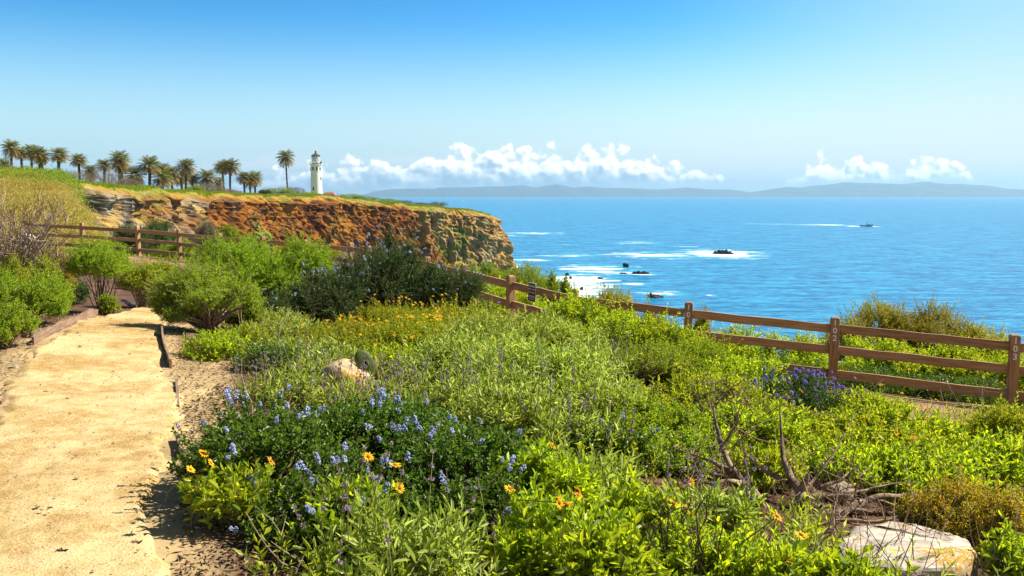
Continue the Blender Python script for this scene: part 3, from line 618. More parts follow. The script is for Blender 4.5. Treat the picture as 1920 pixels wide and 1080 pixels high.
def lobes_for(form, W_, D_, H_, r):
    if form == 'umbrella': Ls = [(0, 0, .68 * H_, W_ * .36, D_ * .36, H_ * .22)]; n = 18; rs = (.10, .18)
    elif form == 'plume': Ls = [(0, 0, .30 * H_, W_ * .42, D_ * .42, H_ * .32)]; n = 0
    elif form == 'wild':
        Ls = [(0, 0, .34 * H_, W_ * .30, D_ * .30, H_ * .32)]; n = 0
        for i in range(17):
            a_ = r.uniform(0, 6.283); q_ = r.uniform(.15, 1) ** .6; zt = H_ * (1.02 - .42 * q_ ** 2) * r.uniform(.66, 1.0); rz_ = r.uniform(.13, .26) * H_; q2 = r.uniform(.10, .20)
            Ls.append((math.cos(a_) * q_ * W_ * .38, math.sin(a_) * q_ * D_ * .38, zt - rz_, q2 * W_, q2 * D_, rz_))
        for i in range(6): a_ = r.uniform(0, 6.283); Ls.append((math.cos(a_) * W_ * .36, math.sin(a_) * D_ * .36, H_ * r.uniform(.2, .4), W_ * .12, D_ * .12, H_ * .14))
    elif form == 'spiky': Ls = [(0, 0, .40 * H_, W_ * .46, D_ * .44, H_ * .42)]; n = 5; rs = (.14, .22)
    elif form == 'mound': Ls = [(0, 0, .18 * H_, W_ * .43, D_ * .43, H_ * .64)]; n = 16; rs = (.11, .20)
    elif form == 'sprawl': Ls = [(0, 0, .30 * H_, W_ * .44, D_ * .44, H_ * .40)]; n = 18; rs = (.08, .18)
    else: Ls = [(0, 0, .44 * H_, W_ * .36, D_ * .36, H_ * .42)]; n = 22; rs = (.09, .19)
    if form in ('plume', 'spiky'):
        for i in range(11 if form == 'spiky' else 9):
            x = r.uniform(-.42, .42) * W_; h_ = H_ * (1 - (abs(x) / W_ * 1.3) ** 2) * r.uniform(.72, 1.0)
            Ls.append((x, r.uniform(-.3, .3) * D_, h_ * .6, W_ * r.uniform(.10, .19), W_ * .14, h_ * (.30 if form == 'spiky' else .40)))
    c = Ls[0]
    for d in rdir(r, n, .0 if form != 'round' else -.3):
        q = r.uniform(*rs); Ls.append((c[0] + d[0] * c[3] * .85, c[1] + d[1] * c[4] * .85, c[2] + d[2] * c[5] * .80, q * W_, q * D_, q * min(W_, H_ * 1.3)))
    Ls = np.array(Ls, float); Ls[1:, 3:] *= r.uniform(.7, 1.35, (len(Ls) - 1, 1)); Ls[0, 0] += r.uniform(-.05, .05) * W_
    for ax, ext in ((0, W_ / 2), (1, D_ / 2)): q = ext / np.percentile(np.abs(Ls[:, ax]) + Ls[:, 3 + ax], 88); Ls[:, ax] *= q; Ls[:, 3 + ax] *= max(q, 1) ** .5
    Ls[:, 2] *= H_ / max(np.percentile(Ls[:, 2] + Ls[:, 5], 90), .05) if form not in ('plume', 'spiky') else 1
    return Ls
def sprigs(Ls, n, r, zfloor=.02, inner=.22):
    A = (Ls[:, 3] * Ls[:, 4] + Ls[:, 3] * Ls[:, 5] + Ls[:, 4] * Ls[:, 5]) ** .8; li = r.choice(len(Ls), n, p=A / A.sum()); d = rdir(r, n, -.45)
    rr = 1 + r.normal(0, .10, n); k = r.random(n) < inner; rr[k] = r.uniform(.45, .9, k.sum())
    p = Ls[li, :3] + d * Ls[li, 3:] * rr[:, None]; D = nrm(d / Ls[li, 3:])
    keep = p[:, 2] > zfloor
    for j in range(len(Ls)):
        ins = (((p - Ls[j, :3]) / Ls[j, 3:]) ** 2).sum(1) < .55; keep &= ~(ins & (li != j) & (r.random(n) < .85))
    return p[keep], D[keep]
def sprig_leaves(p, D, s, r, scale=1.0, six=False, tipup=.6):
    n, k = len(p), s['k']; a, b = perp(D); L = s['L'] * scale * r.uniform(.7, 1.25, (n, 1))
    t = (np.arange(k) + .6) / k; az = np.arange(k) * 2.4 + r.uniform(0, 6.28, (n, 1)); az = az + r.normal(0, .3, az.shape)
    rad_ = np.cos(az)[..., None] * a[:, None] + np.sin(az)[..., None] * b[:, None]
    el = (s['el'] + tipup * (t[None] - .4) + r.normal(0, .22, az.shape))[..., None]
    d = nrm(np.cos(el) * rad_ + np.sin(el) * D[:, None]); sd = nrm(np.cross(np.repeat(D[:, None], k, 1), d) + r.normal(0, .25, d.shape)); sd = nrm(sd - (sd * d).sum(-1, keepdims=True) * d)
    no = np.cross(d, sd); pos = p[:, None] - D[:, None] * L[:, None] * (1 - t)[None, :, None]
    z = r.uniform(.65, 1.2, (n, k, 1)) * (1 - .35 * t[None, :, None]); q = lambda v: v.reshape(-1, v.shape[-1])
    return leaves(q(pos), q(d), q(sd), q(no), q(z) * s['ll'] * scale, q(z) * s['lw'] * scale, .28, six)
def stems(base, tips, D, L, r, r0, r1, n=5, bow=.35):
    N = len(tips); t = np.linspace(0, 1, n)[None, :, None]; b0 = base + r.normal(0, .035, (N, 3)) * np.array([1, 1, .1]); c = b0 + (tips - b0) * .5; c[:, 2] += np.linalg.norm(tips - b0, axis=1) * bow * .4
    c += r.normal(0, .05, c.shape) * np.linalg.norm(tips - b0, axis=1)[:, None]; e = tips - D * L
    q = (1 - t) ** 2 * b0[:, None] + 2 * t * (1 - t) * c[:, None] + t * t * e[:, None]; q = np.concatenate([q, tips[:, None]], 1)
    q[:, 1:-1] += r.normal(0, .012, q[:, 1:-1].shape)
    return tubes(q, np.linspace(r0, r1, n + 1)[None].repeat(N, 0), 3)
# --- flowers
def cluster_geo(r, n=46, R_=.017, L=.055):
    z = r.uniform(0, 1, n); a = r.uniform(0, 6.28, n); w_ = R_ * np.sqrt(np.clip(1 - (z - .3) ** 2 / .6, .1, 1)) * r.uniform(.5, 1, n)
    c = np.column_stack([w_ * np.cos(a), w_ * np.sin(a), z * L]); s = r.uniform(.0045, .0075, n)[:, None, None]
    o = np.array([[1, 0, 0], [-1, 0, 0], [0, 1, 0], [0, -1, 0], [0, 0, 1], [0, 0, -1]]) * s; f = np.array([[0, 2, 4], [2, 1, 4], [1, 3, 4], [3, 0, 4], [2, 0, 5], [1, 2, 5], [3, 1, 5], [0, 3, 5]])
    return (c[:, None] + o).reshape(-1, 3), (np.arange(n)[:, None, None] * 6 + f).reshape(-1, 3)
def whorl_geo(r, n=3, L=.22, R_=.020):
    Vs, Fs, k = [], [], 0; V, Fc = tubes(np.array([[[0, 0, -.12], [0, 0, L * .5], [.004, 0, L]]]), np.full((1, 3), .0022), 3); G_ = Geo()
    for i in range(n):
        z = L * (.35 + .62 * i / max(n - 1, 1)); m = 22; d = rdir(r, m, -.6); a, b = perp(d); s = R_ * (1 - .22 * i)
        v, f = leaves(np.tile([0, 0, z], (m, 1)), d, a, b, np.full((m, 1), s) * r.uniform(.7, 1.2, (m, 1)), np.full((m, 1), s * .55), .2); G_.add(v, f)
    return G_, (V, Fc)
def daisy_geo(r, Rr=.024):
    n = 13; a = np.arange(n) / n * 6.283 + r.uniform(0, .3); d = np.column_stack([np.cos(a), np.sin(a), r.uniform(.0, .35, n)]); d = nrm(d); sd = np.column_stack([-np.sin(a), np.cos(a), a * 0]); return leaves(d * Rr * .25, d, sd, np.cross(d, sd), np.full((n, 1), Rr), np.full((n, 1), Rr * .38), .1, True)
rf = np.random.default_rng(77)
CL = [mesh('blue_blossom', *cluster_geo(rf), M['blue']) for _ in range(3)]
CLV = [mesh('violet_blossom', *cluster_geo(rf, 40, .018, .045), M['violet']) for _ in range(2)]
def one_whorl(r):
    m = 22; d = rdir(r, m, -.6); a, b = perp(d); return leaves(d * .15, d, a, b, r.uniform(.7, 1.2, (m, 1)), np.full((m, 1), .55), .2)
WM = [mesh('whorl', *one_whorl(rf), M['lavender']) for _ in range(3)]
ST_ME = [mesh('flower_spike', *tubes(np.array([[[0, 0, -.12], [.003 * q, 0, .10], [.004, .002 * q, .22]]]), np.full((1, 3), .0022), 3), M['greenstem']) for q in (-1, 1)]
DZ = [mesh('petals', *daisy_geo(rf), M['petal']) for _ in range(3)]
disc_me = Geo().lathe([(.0001, .008), (.006, .007), (.0095, .002), (.008, -.003), (.002, -.006)], 9).mesh('flower_centre', M['disc'], True)
dst_me = mesh('flower_stalk', *tubes(np.array([[[0, 0, 0], [.004, .002, -.06], [.0, .012, -.20]]]), np.full((1, 3), .0024), 4), M['greenstem'])
def rot_to(d, spin=0.0): return Vector(d).to_track_quat('Z', 'Y').to_matrix().to_4x4() @ Matrix.Rotation(spin, 4, 'Z')
def merged(me, pos, D, r, sc=(.8, 1.3)):
    v = np.empty(len(me.vertices) * 3, np.float32); me.vertices.foreach_get('co', v); v = v.reshape(-1, 3); li = np.empty(len(me.loops), np.int32); me.loops.foreach_get('vertex_index', li)
    k = len(me.polygons[0].vertices); f = li.reshape(-1, k); n = len(pos); a, b = perp(nrm(D)); s = r.uniform(*sc, (n, 1, 1)); sp = r.uniform(0, 6.28, (n, 1))
    ca, sa = np.cos(sp), np.sin(sp); a2 = a * ca + b * sa; b2 = np.cross(nrm(D), a2)
    V = pos[:, None] + s * (v[None, :, 0:1] * a2[:, None] + v[None, :, 1:2] * b2[:, None] + v[None, :, 2:3] * nrm(D)[:, None])
    return V.reshape(-1, 3), (np.arange(n)[:, None, None] * len(v) + f[None]).reshape(-1, k)
SEED = [100]
def shrub(kind, label, px, ptop, d, wpx, form='round', flowers=0, fl=None, cat='shrub', group=None, depth=.85, dens=1.0, bare=0, name=None, hmin=.3, sc=None, base=None, cap=2600, st=None, shoot=1.0):
    SEED[0] += 1; r = np.random.default_rng(SEED[0]); s = dict(SP[kind]); s['st'] = st or s['st']
    top = P(px, ptop, d); Wd = wpx / F * d * (1.14 if d < 11.5 and px > 470 else 1.0); Dp = max(Wd * depth, .3); zb = G1(top[0], d) if base is None else base; H_ = max(top[2] - zb, hmin)
    nm = name or {'cean': 'ceanothus_shrub', 'dark': 'ceanothus_shrub', 'sunflower': 'bush_sunflower', 'yellow': 'bush_sunflower', 'sage': 'sage_shrub', 'coyote': 'coyote_brush', 'olive': 'bluff_shrub', 'rust': 'buckwheat_shrub', 'grey': 'dry_bush'}[kind]
    T = thing(nm, label, cat, (top[0], d, zb), group)
    scale = sc or (1.0 if d < 13 else min(1 + (d - 13) * .035, 3.2)); six = d < 7.5
    Ls = lobes_for(form, Wd, Dp, H_ * .97, r); k = Ls[:, 2] + Ls[:, 5]; Ls[1:, 2] -= np.maximum(k[1:] - H_, 0)
    A = 3.0 * Wd * max(H_, .4 * Wd); n = int(np.clip(dens * 3.4 * A / (s['ll'] * s['lw'] * .55 * scale ** 2 * s['k']), 60, cap))
    p, D = sprigs(Ls, int(n * 1.25), r); D = nrm(D + np.array([0, 0, s['up']]) * r.uniform(.3, 1, (len(p), 1)) + r.normal(0, .28, p.shape)); L = s['L'] * scale
    sh = (r.random(len(p)) < .20) & (p[:, 2] > .45 * H_); p[sh] += nrm(D[sh] + np.array([0, 0, .8])) * (r.uniform(.03, .28, (sh.sum(), 1)) * min(H_, .9) * shoot)
    V, Fc = sprig_leaves(p, D, s, r, scale, six); V[:, 2] = np.maximum(V[:, 2], .005)
    obj('foliage', mesh('foliage', V, Fc, M[s['m']]), T)
    ns = min(len(p), max(70 + bare, 20)); sel = r.choice(len(p), ns, replace=False); th = max(.0035, Wd * .004) * (1.5 if bare else 1)
    V, Fc = stems(np.array([0, 0, .0]), p[sel], D[sel], L, r, th * 1.6, th * .35)
    V2, F2 = tubes(np.stack([p - D * L, p], 1), np.array([[.0022, .0012]]).repeat(len(p), 0) * scale, 3)
    obj('stems', mesh('stems', np.concatenate([V, V2]), np.concatenate([Fc, F2 + len(V)]), M[s['st']]), T)
    if flowers:
        vis = (p[:, 1] < .15 * Dp) | (p[:, 2] > .55 * H_); vis &= p[:, 2] > .25 * H_; dd = np.where(vis)[0]
        out = ((p - np.array([0, 0, .3 * H_])) / np.array([Wd, Dp, H_])); key = np.linalg.norm(out, axis=1) + r.uniform(0, .25, len(p)); dd = dd[np.argsort(-key[dd])][:flowers * 3]; sel = r.choice(dd, min(flowers, len(dd)), replace=False)
        near = d < 8.5 and len(sel) <= 90
        q = p[sel] + D[sel] * .015
        if fl in ('blue', 'violet'):
            src = CL if fl == 'blue' else CLV
            if near:
                for i, (a_, b_) in enumerate(zip(q, D[sel])):
                    o = obj('blossom_cluster', src[i % len(src)], T); o.matrix_local = Matrix.Translation(a_) @ rot_to(b_, i) @ Matrix.Scale(r.uniform(.55, 1.0), 4)
            else:
                V, Fc = merged(src[0], q, D[sel], r, (.65 * scale, 1.05 * scale) if fl == 'blue' else (.75, 1.25)); o = obj('blossoms', mesh('blossoms', V, Fc, M[fl]), T); o['kind'] = 'stuff'
        elif fl == 'daisy':
            if near:
                for i, (a_, b_) in enumerate(zip(q, D[sel])):
                    dn_ = nrm(np.array([.55, -.25, .8]) + r.normal(0, .35, 3)); o = obj('flower', DZ[i % 3], T); o.matrix_local = Matrix.Translation(a_ + np.array([0, 0, r.uniform(.02, .10)])) @ rot_to(dn_, i) @ Matrix.Scale(r.uniform(.85, 1.25), 4)
                    obj('flower_centre', disc_me, o); obj('flower_stalk', dst_me, o)
            else:
                V, Fc = merged(DZ[0], q + np.array([0, 0, .05]), nrm(np.array([.3, -.3, 1.0]) + r.normal(0, .3, (len(q), 3))), r, (.6 * scale, .9 * scale)); o = obj('flowers', mesh('flowers', V, Fc, M['petal']), T); o['kind'] = 'stuff'
        elif fl == 'lav':
            if near:
                for i, (a_, b_) in enumerate(zip(q, D[sel])):
                    dn_ = nrm(np.array([0, 0, 1.3]) + r.normal(0, .28, 3)); o = obj('flower_spike', ST_ME[i % 2], T); o.matrix_local = Matrix.Translation(a_) @ rot_to(dn_, i) @ Matrix.Scale(r.uniform(.75, 1.15), 4)
                    for q_ in range(2 + i % 2): w_ = obj('whorl', WM[(i + q_) % 3], o); w_.location = (.002, 0, .22 - .055 * q_); w_.scale = ((.010 + .0035 * q_,) * 3)
            else:
                V, Fc = merged(WM[0], np.concatenate([q + [0, 0, .10], q + [0, 0, .05]]), nrm(np.array([0, 0, 1.3]) + r.normal(0, .28, (2 * len(q), 3))), r, (.011, .018)); o = obj('flower_spikes', mesh('flower_spikes', V, Fc, M['lavender']), T); o['kind'] = 'stuff'
    return T
# front row beside the path
shrub('cean', 'glossy ceanothus mound with pale blue clusters spilling over the path edge', 500, 770, 5.0, 300, 'mound', 24, 'blue', depth=1.1, dens=1.15)
shrub('cean', 'glossy ceanothus mound with blue clusters behind the path edge mound, below lavender sage', 690, 752, 5.9, 320, 'mound', 26, 'blue', depth=.9, dens=1.1)
shrub('cean', 'dark glossy ceanothus with blue clusters in the centre of the bed', 880, 800, 5.1, 300, 'mound', 24, 'blue', depth=.9, dens=1.1)
shrub('cean', 'low glossy ceanothus in deep shade at the bottom edge, between two yellow daisies', 650, 900, 4.35, 330, 'mound', 22, 'blue', depth=.8, dens=.9)
shrub('sunflower', 'leafy bush sunflower leaning onto the path with long stalked buds', 440, 880, 4.45, 190, 'round', 4, 'daisy', depth=.8, dens=.9)
shrub('sunflower', 'bush sunflower holding one star shaped yellow flower over the dark ceanothus', 640, 905, 4.2, 170, 'sprawl', 3, 'daisy', dens=.55)
shrub('sage', 'pale green sage with grey lavender spikes at the very front of the bed', 745, 975, 3.75, 330, 'mound', 18, 'lav', dens=.9, hmin=.4)
shrub('sunflower', 'upright yellow green bush sunflower between dark ceanothus and grey sage', 1010, 830, 5.0, 190, 'sprawl', 1, 'daisy')
shrub('sunflower', 'bush sunflower with two yellow flowers at the bottom centre of the bed', 1040, 930, 4.0, 240, 'mound', 4, 'daisy', dens=1.0)
shrub('sage', 'narrow leaved grey green shrub arching over bush sunflowers in mid bed', 1110, 845, 5.3, 190, 'mound', 0, dens=.8)
shrub('sunflower', 'bush sunflower behind the dark bare twigs at the front', 1190, 905, 4.5, 230, 'mound', 1, 'daisy')
shrub('sunflower', 'bush sunflower filling the front edge right of the bare twigs', 1320, 990, 3.9, 240, 'mound', 2, 'daisy')
shrub('sunflower', 'bright bush sunflower beneath the fallen dead trunk', 1465, 1030, 3.8, 170, 'mound', 2, 'daisy')
shrub('sunflower', 'large leaved bush sunflower growing against the front of the white boulder', 1575, 1030, 3.75, 150, 'sprawl', 1, 'daisy', dens=.8)
shrub('sage', 'small lavender sage clump left of the dead trunk', 1350, 905, 4.9, 140, 'mound', 10, 'lav', dens=.7)
shrub('coyote', 'fine twiggy green shrub left of the dead trunk', 1245, 850, 6.4, 190, 'wild', 0, bare=40)
shrub('sunflower', 'small bush sunflower in the fork of the dead trunk', 1430, 885, 6.3, 140, 'mound', 0, dens=.8)
shrub('cean', 'dark shaded ceanothus at the bottom edge, right of the pale sage', 905, 915, 4.5, 230, 'mound', 8, 'blue', dens=.9)
shrub('sunflower', 'bush sunflower stems at the bottom edge beside the bare twigs', 1150, 985, 3.7, 200, 'mound', 1, 'daisy')
shrub('sage', 'grey lavender sage right of the bare twigs', 1275, 930, 4.4, 130, 'mound', 8, 'lav', dens=.7)
# lavender band and grey sage in the middle
shrub('sage', 'lavender flowering sage clump beside the mulch patch and lichen boulder', 560, 722, 7.6, 190, 'mound', 36, 'lav', dens=.5)
shrub('sage', 'lavender flowering sage in front of the lichen covered boulder', 680, 716, 7.3, 200, 'mound', 44, 'lav', dens=.45)
shrub('sage', 'lavender flowering sage right of the lichen covered boulder', 800, 704, 7.5, 210, 'mound', 44, 'lav', dens=.55)
shrub('sage', 'thin lavender sage between blue ceanothus and tall grey sage', 950, 720, 6.8, 200, 'mound', 24, 'lav', dens=.9)
shrub('sage', 'lavender sage at the foot of the twiggy bushes in mid bed', 1080, 775, 6.2, 180, 'mound', 24, 'lav', dens=.9)
shrub('sage', 'tall silver green sage below the first numberless post', 930, 590, 10.4, 250, 'round', 0, dens=1.0)
shrub('sage', 'silver green sage beside the closed area sign post', 1040, 592, 10.8, 180, 'round', 0, dens=1.0)
shrub('sage', 'broad silver green sage in the middle of the bed', 860, 628, 9.2, 240, 'round', 0, dens=1.1)
shrub('sage', 'silver green sage with long pale leaves, right of the broad one', 1020, 640, 8.6, 240, 'round', 0, dens=1.1)
shrub('sage', 'low silver green sage just above the lavender spikes', 960, 690, 7.9, 230, 'mound', 9, 'lav', dens=1.0)
shrub('sage', 'silver green sage touching the bare twig thicket', 1130, 700, 8.0, 190, 'round', 0, dens=.9)
shrub('yellow', 'yellow bush sunflower patch full of small flowers in mid bed', 770, 600, 11.2, 220, 'mound', 40, 'daisy', dens=1.1)
shrub('yellow', 'pale yellow green brush under the dark sprawling ceanothus', 730, 575, 12.6, 260, 'mound', 30, 'daisy', dens=1.1)
shrub('yellow', 'yellow green bush sunflower at the right end of the dark ceanothus', 880, 572, 12.8, 180, 'mound', 20, 'daisy')
shrub('sunflower', 'green bush sunflower above the cactus pads', 740, 650, 9.6, 190, 'mound', 5, 'daisy')
shrub('yellow', 'yellowish shrub left of the flower filled sunflower patch', 640, 612, 11.4, 150, 'mound', 25, 'daisy')
shrub('sage', 'small grey leaved shrub shaded by the big green bush', 535, 612, 11.6, 130, 'round', 0, dens=.8)
shrub('sage', 'grey green shrub behind the lichen covered boulder', 560, 640, 9.3, 190, 'round', 0, dens=.9)
shrub('cean', 'dark small leaved shrub at the edge of the mulch patch', 500, 665, 9.0, 130, 'round', 0, dens=.8)
shrub('sunflower', 'low bright green sprawl at the foot of the path side bush', 400, 632, 9.7, 140, 'mound', 0, dens=.9)
# right half, garden side of the fence
shrub('sunflower', 'leafy green shrub hiding the fence below the closed area sign', 1065, 556, 14.2, 150, 'wild', 0, dens=1.1)
shrub('sunflower', 'green shrub in front of the buried fence span past the sign', 1150, 586, 13.6, 170, 'wild', 1, 'daisy', dens=1.1)
shrub('sunflower', 'green shrub covering the foot of post 101', 1255, 598, 13.4, 170, 'wild', 1, 'daisy', dens=1.1)
shrub('coyote', 'twiggy green shrub left of the tall dry stems', 1090, 640, 11.6, 190, 'wild', 0, bare=60, dens=.9)
shrub('coyote', 'twiggy green shrub with many pale dead stems in mid bed', 1190, 645, 11.0, 190, 'umbrella', 0, bare=160, st='drystem', dens=.8)
shrub('coyote', 'dense round green shrub below post 101', 1290, 640, 11.2, 200, 'wild', 0, dens=1.0)
shrub('sunflower', 'yellow green shrub reaching the lowest rail between posts 101 and 102', 1385, 668, 10.6, 160, 'wild', 1, 'daisy')
shrub('sunflower', 'bush with pale dead stems left of the violet flowers', 1330, 700, 8.8, 240, 'wild', 0, bare=140, st='drystem', dens=1.0)
shrub('coyote', 'dull green twiggy shrub behind the dead trunk branches', 1220, 755, 7.3, 220, 'wild', 0, bare=80, dens=.9)
shrub('cean', 'low dark green filler shrub between lavender sage and dead branches', 1130, 830, 6.2, 200, 'mound', 4, 'blue', dens=.9)
shrub('sunflower', 'bush sunflower wrapped by the upright dead branches', 1400, 760, 7.4, 200, 'wild', 2, 'daisy', bare=60, dens=.8)
shrub('dark', 'violet blue flowering mound below post 102', 1490, 706, 10.0, 190, 'mound', 120, 'violet', dens=1.0)
shrub('sunflower', 'bright bush sunflower just right of the violet mound', 1640, 738, 9.6, 190, 'mound', 2, 'daisy')
shrub('sunflower', 'leafy bush sunflower between violet mound and dead branches', 1555, 775, 8.2, 190, 'wild', 1, 'daisy')
shrub('sunflower', 'tall bright bush sunflower facing the bare soil by the fence', 1760, 782, 7.9, 150, 'wild', 2, 'daisy')
shrub('sunflower', 'bush sunflower between the tall bright one and the violet mound', 1675, 800, 7.5, 210, 'wild', 2, 'daisy')
shrub('sunflower', 'bush sunflower in shade above the long dead branches', 1600, 845, 6.6, 220, 'wild', 1, 'daisy', dens=.9)
shrub('sunflower', 'olive green shrub at right end of the dead branches', 1740, 855, 6.3, 200, 'wild', 1, 'daisy')
shrub('yellow', 'loose yellow green shrub at the right border under post 103', 1895, 760, 8.0, 170, 'round', 2, 'daisy', dens=.8)
shrub('sunflower', 'dark centred shrub at the right border above rusty buckwheat', 1865, 820, 6.8, 220, 'wild', 1, 'daisy')
shrub('rust', 'rusty yellow buckwheat beside the white boulder', 1815, 900, 5.6, 200, 'mound', 0)
shrub('rust', 'rusty yellow buckwheat at the right border', 1905, 925, 5.3, 150, 'mound', 0)
shrub('sunflower', 'upright leafy stems right of the white boulder', 1905, 990, 4.7, 90, 'sprawl', 0, dens=.7)
shrub('rust', 'small rusty tuft at the back corner of the white boulder', 1760, 945, 5.5, 80, 'mound', 0)
for a in ((2080, 820, 8.5, 220, 'bush sunflower on the open slope beyond the right border, nearest post 103'), (2120, 930, 6.5, 240, 'bush sunflower on the open slope beyond the right border, by the rusty buckwheat'), (2280, 880, 7.6, 220, 'farthest bush sunflower on the open slope beyond the right border')):
    shrub('sunflower', a[4], *a[:4], 'wild', 4, 'daisy')
# seaward side of the fence, right
for a in ((1385, 612, 18.3, 150, 'low bright shrub behind the rails right of post 101'), (1480, 622, 17.6, 170, 'low bright shrub behind the rails left of post 102'), (1625, 632, 17.2, 170, 'flowering green hedge bush behind the rails right of post 102'),
          (1740, 642, 16.6, 180, 'flowering green hedge bush behind the middle of the rails between 102 and 103'), (1850, 652, 16.2, 170, 'green hedge bush behind the rails left of post 103'), (1960, 668, 15.6, 150, 'green hedge bush behind post 103 at the border')):
    shrub('sunflower', a[4], *a[:4], 'wild', 45, 'daisy', dens=1.0, base=float(P(0, a[1], a[2])[2]) - 1.5)
for a in ((1435, 670, 16.6, 150, 'shaded low hedge bush under the middle rail left of post 102'), (1660, 690, 15.9, 210, 'shaded low hedge bush under the middle rail right of post 102'), (1800, 705, 15.3, 180, 'shaded low hedge bush under the middle rail next to post 103')):
    shrub('cean', a[4], *a[:4], 'wild', 0, dens=1.0, name='hedge_shrub')  # dark leaf kind puts the shade low in the hedge into its colour
shrub('olive', 'olive plumed bush against the sea, right of post 102', 1645, 540, 20.5, 190, 'spiky', base=-2.8, dens=1.7)
shrub('olive', 'olive plumed bush against the sea, midway between posts 102 and 103', 1760, 553, 20, 190, 'spiky', base=-2.8, dens=1.7)
shrub('olive', 'lower olive plumed bush against the sea, near post 103', 1850, 588, 19.2, 150, 'spiky', base=-2.8, dens=1.7)
shrub('olive', 'pointed green bush against the surf, above the fence left of post 101', 1150, 522, 22, 130, 'spiky', base=-2.9)
shrub('olive', 'small rusty olive bush above the top rail left of post 101', 1225, 555, 21, 90, 'spiky', base=-2.9)
shrub('olive', 'tiny sprig above the top rail beside post 101', 1310, 563, 20.5, 70, 'spiky', base=-2.9)
# seaward side of the fence, middle and left
shrub('coyote', 'round green bush on the bluff edge beside the white surf', 985, 492, 29, 170, 'round', base=-3.4, depth=1)
shrub('coyote', 'green bush stepping down toward the surf behind the sign', 1040, 512, 27, 70, 'wild', base=-3.4)
shrub('coyote', 'green bush at the foot of the cliff tip', 905, 488, 31, 120, 'round', base=-3.3)
shrub('sunflower', 'yellow green bush behind the rails left of the sign post', 925, 530, 22, 150, 'round', 20, 'daisy', base=-2.6)
shrub('sunflower', 'yellow green bush behind the rails under the sign', 1010, 545, 20.5, 140, 'wild', 20, 'daisy', base=-2.6)
shrub('sunflower', 'yellow green bush behind the fence bend by the dark ceanothus', 855, 497, 26, 110, 'round', 20, 'daisy', base=-2.4)
shrub('yellow', 'yellow brush behind the fence below the orange cliff', 700, 470, 32, 110, 'mound', 20, 'daisy', base=-2.3)
shrub('yellow', 'yellow brush behind the fence posts near the dark ceanothus tip', 620, 466, 34, 100, 'mound', 0, base=-2.2)
shrub('yellow', 'yellow brush behind the fence at the big green bush', 545, 458, 37, 110, 'mound', 0, base=-2.4)
shrub('dark', 'dark green bush behind the fence at the foot of the grey rock', 300, 408, 52, 110, 'round', base=-3.4, depth=1)
shrub('dark', 'dark green bush behind the second fence span from the left', 245, 420, 50, 70, 'round', base=-2.6)
shrub('coyote', 'bright green weeds behind the lowest rail near the rocks', 330, 448, 40, 90, 'mound', base=-1.9)
shrub('coyote', 'bright green weeds behind the lowest rail left of the round tree', 195, 452, 43, 90, 'mound', base=-1.6)
shrub('grey', 'grey twiggy bush behind the fence at the cliff gully', 385, 412, 60, 60, 'round', sc=.8, base=-4.5)
shrub('coyote', 'green weedy bush under the cliff gully', 425, 416, 62, 70, 'mound', base=-5, sc=2.2)
# green bushes around the path head
shrub('coyote', 'large dense dark green bush in front of the orange cliff', 450, 440, 15.0, 190, 'wild', depth=1.0, dens=1.15, cap=4200)
shrub('coyote', 'olive green bush adjoining the large dense bush on its right', 548, 452, 15.8, 165, 'wild', depth=1.0, dens=1.1, cap=3600)
shrub('coyote', 'loose green bush tip standing above the fence right of the dense bush', 590, 462, 17.5, 70, 'wild')
shrub('coyote', 'broad green bush with bare woody lower stems beside the path', 385, 498, 11.6, 200, 'wild', bare=150, depth=.9, st='drystem', cap=3600)
shrub('sage', 'grey green brush filling the gap between the path side bush and dark ceanothus', 515, 585, 12.6, 120, 'wild', 0, dens=.9)
shrub('dark', 'dark low brush behind the path side bush', 500, 555, 13.6, 110, 'wild', 4, 'blue')
shrub('yellow', 'yellow green sprigs on the mulch beside the low bright green sprawl', 455, 622, 10.4, 100, 'wild', 0, dens=.8)
shrub('coyote', 'green woody skirt at the right of the path side bush', 455, 540, 12.4, 80, 'wild', bare=60)
shrub('coyote', 'small umbrella shaped green tree with bare trunks left of the path', 185, 460, 13.1, 112, 'umbrella', bare=-45, name='small_tree', cat='tree', depth=1.0)
shrub('coyote', 'low leafy sucker at the foot of the umbrella tree', 203, 551, 12.9, 42, 'round')
shrub('yellow', 'thin yellow green shrub with bare base right of the umbrella tree', 262, 497, 14.5, 95, 'umbrella', bare=-30, st='drystem')
shrub('yellow', 'yellow green brush behind the thin shrub, by the trail', 290, 488, 19, 90, 'mound')
shrub('dark', 'shaded dark bush behind the umbrella tree', 130, 520, 14.5, 70, 'round')
shrub('coyote', 'bright green bush at the left border above the path edging', 45, 508, 11.0, 150, 'wild', depth=1.0, cap=3600)
shrub('coyote', 'bright green bush overhanging the path at the left border', -5, 560, 9.2, 130, 'wild', bare=60, depth=1.0)
shrub('yellow', 'yellowish brush between the dry twigs and the bright green bush', 40, 478, 13.2, 150, 'wild', bare=40, st='drystem')
shrub('rust', 'thin olive branch tips reaching toward the fence', 100, 468, 14.2, 80, 'sprawl', bare=30, st='drystem', dens=.8)
shrub('coyote', 'dark green bush on the mulch behind the left border bush', 92, 535, 13.0, 90, 'wild')
shrub('dark', 'dark sprawling ceanothus with pale blue flowers in front of the fence', 745, 462, 15.4, 310, 'wild', 60, 'blue', depth=.6, dens=.75, cap=3400, bare=200)
shrub('dark', 'upright dark ceanothus spray rising over the fence toward the cliff', 742, 430, 15.8, 110, 'plume', 16, 'blue', dens=.8, bare=40)
shrub('dark', 'dark ceanothus wing spreading left under the green bush', 610, 508, 14.6, 180, 'wild', 24, 'blue', dens=.75, bare=120)
shrub('dark', 'dark ceanothus wing spreading right along the fence', 855, 500, 14.8, 130, 'wild', 24, 'blue', dens=.75, bare=100)
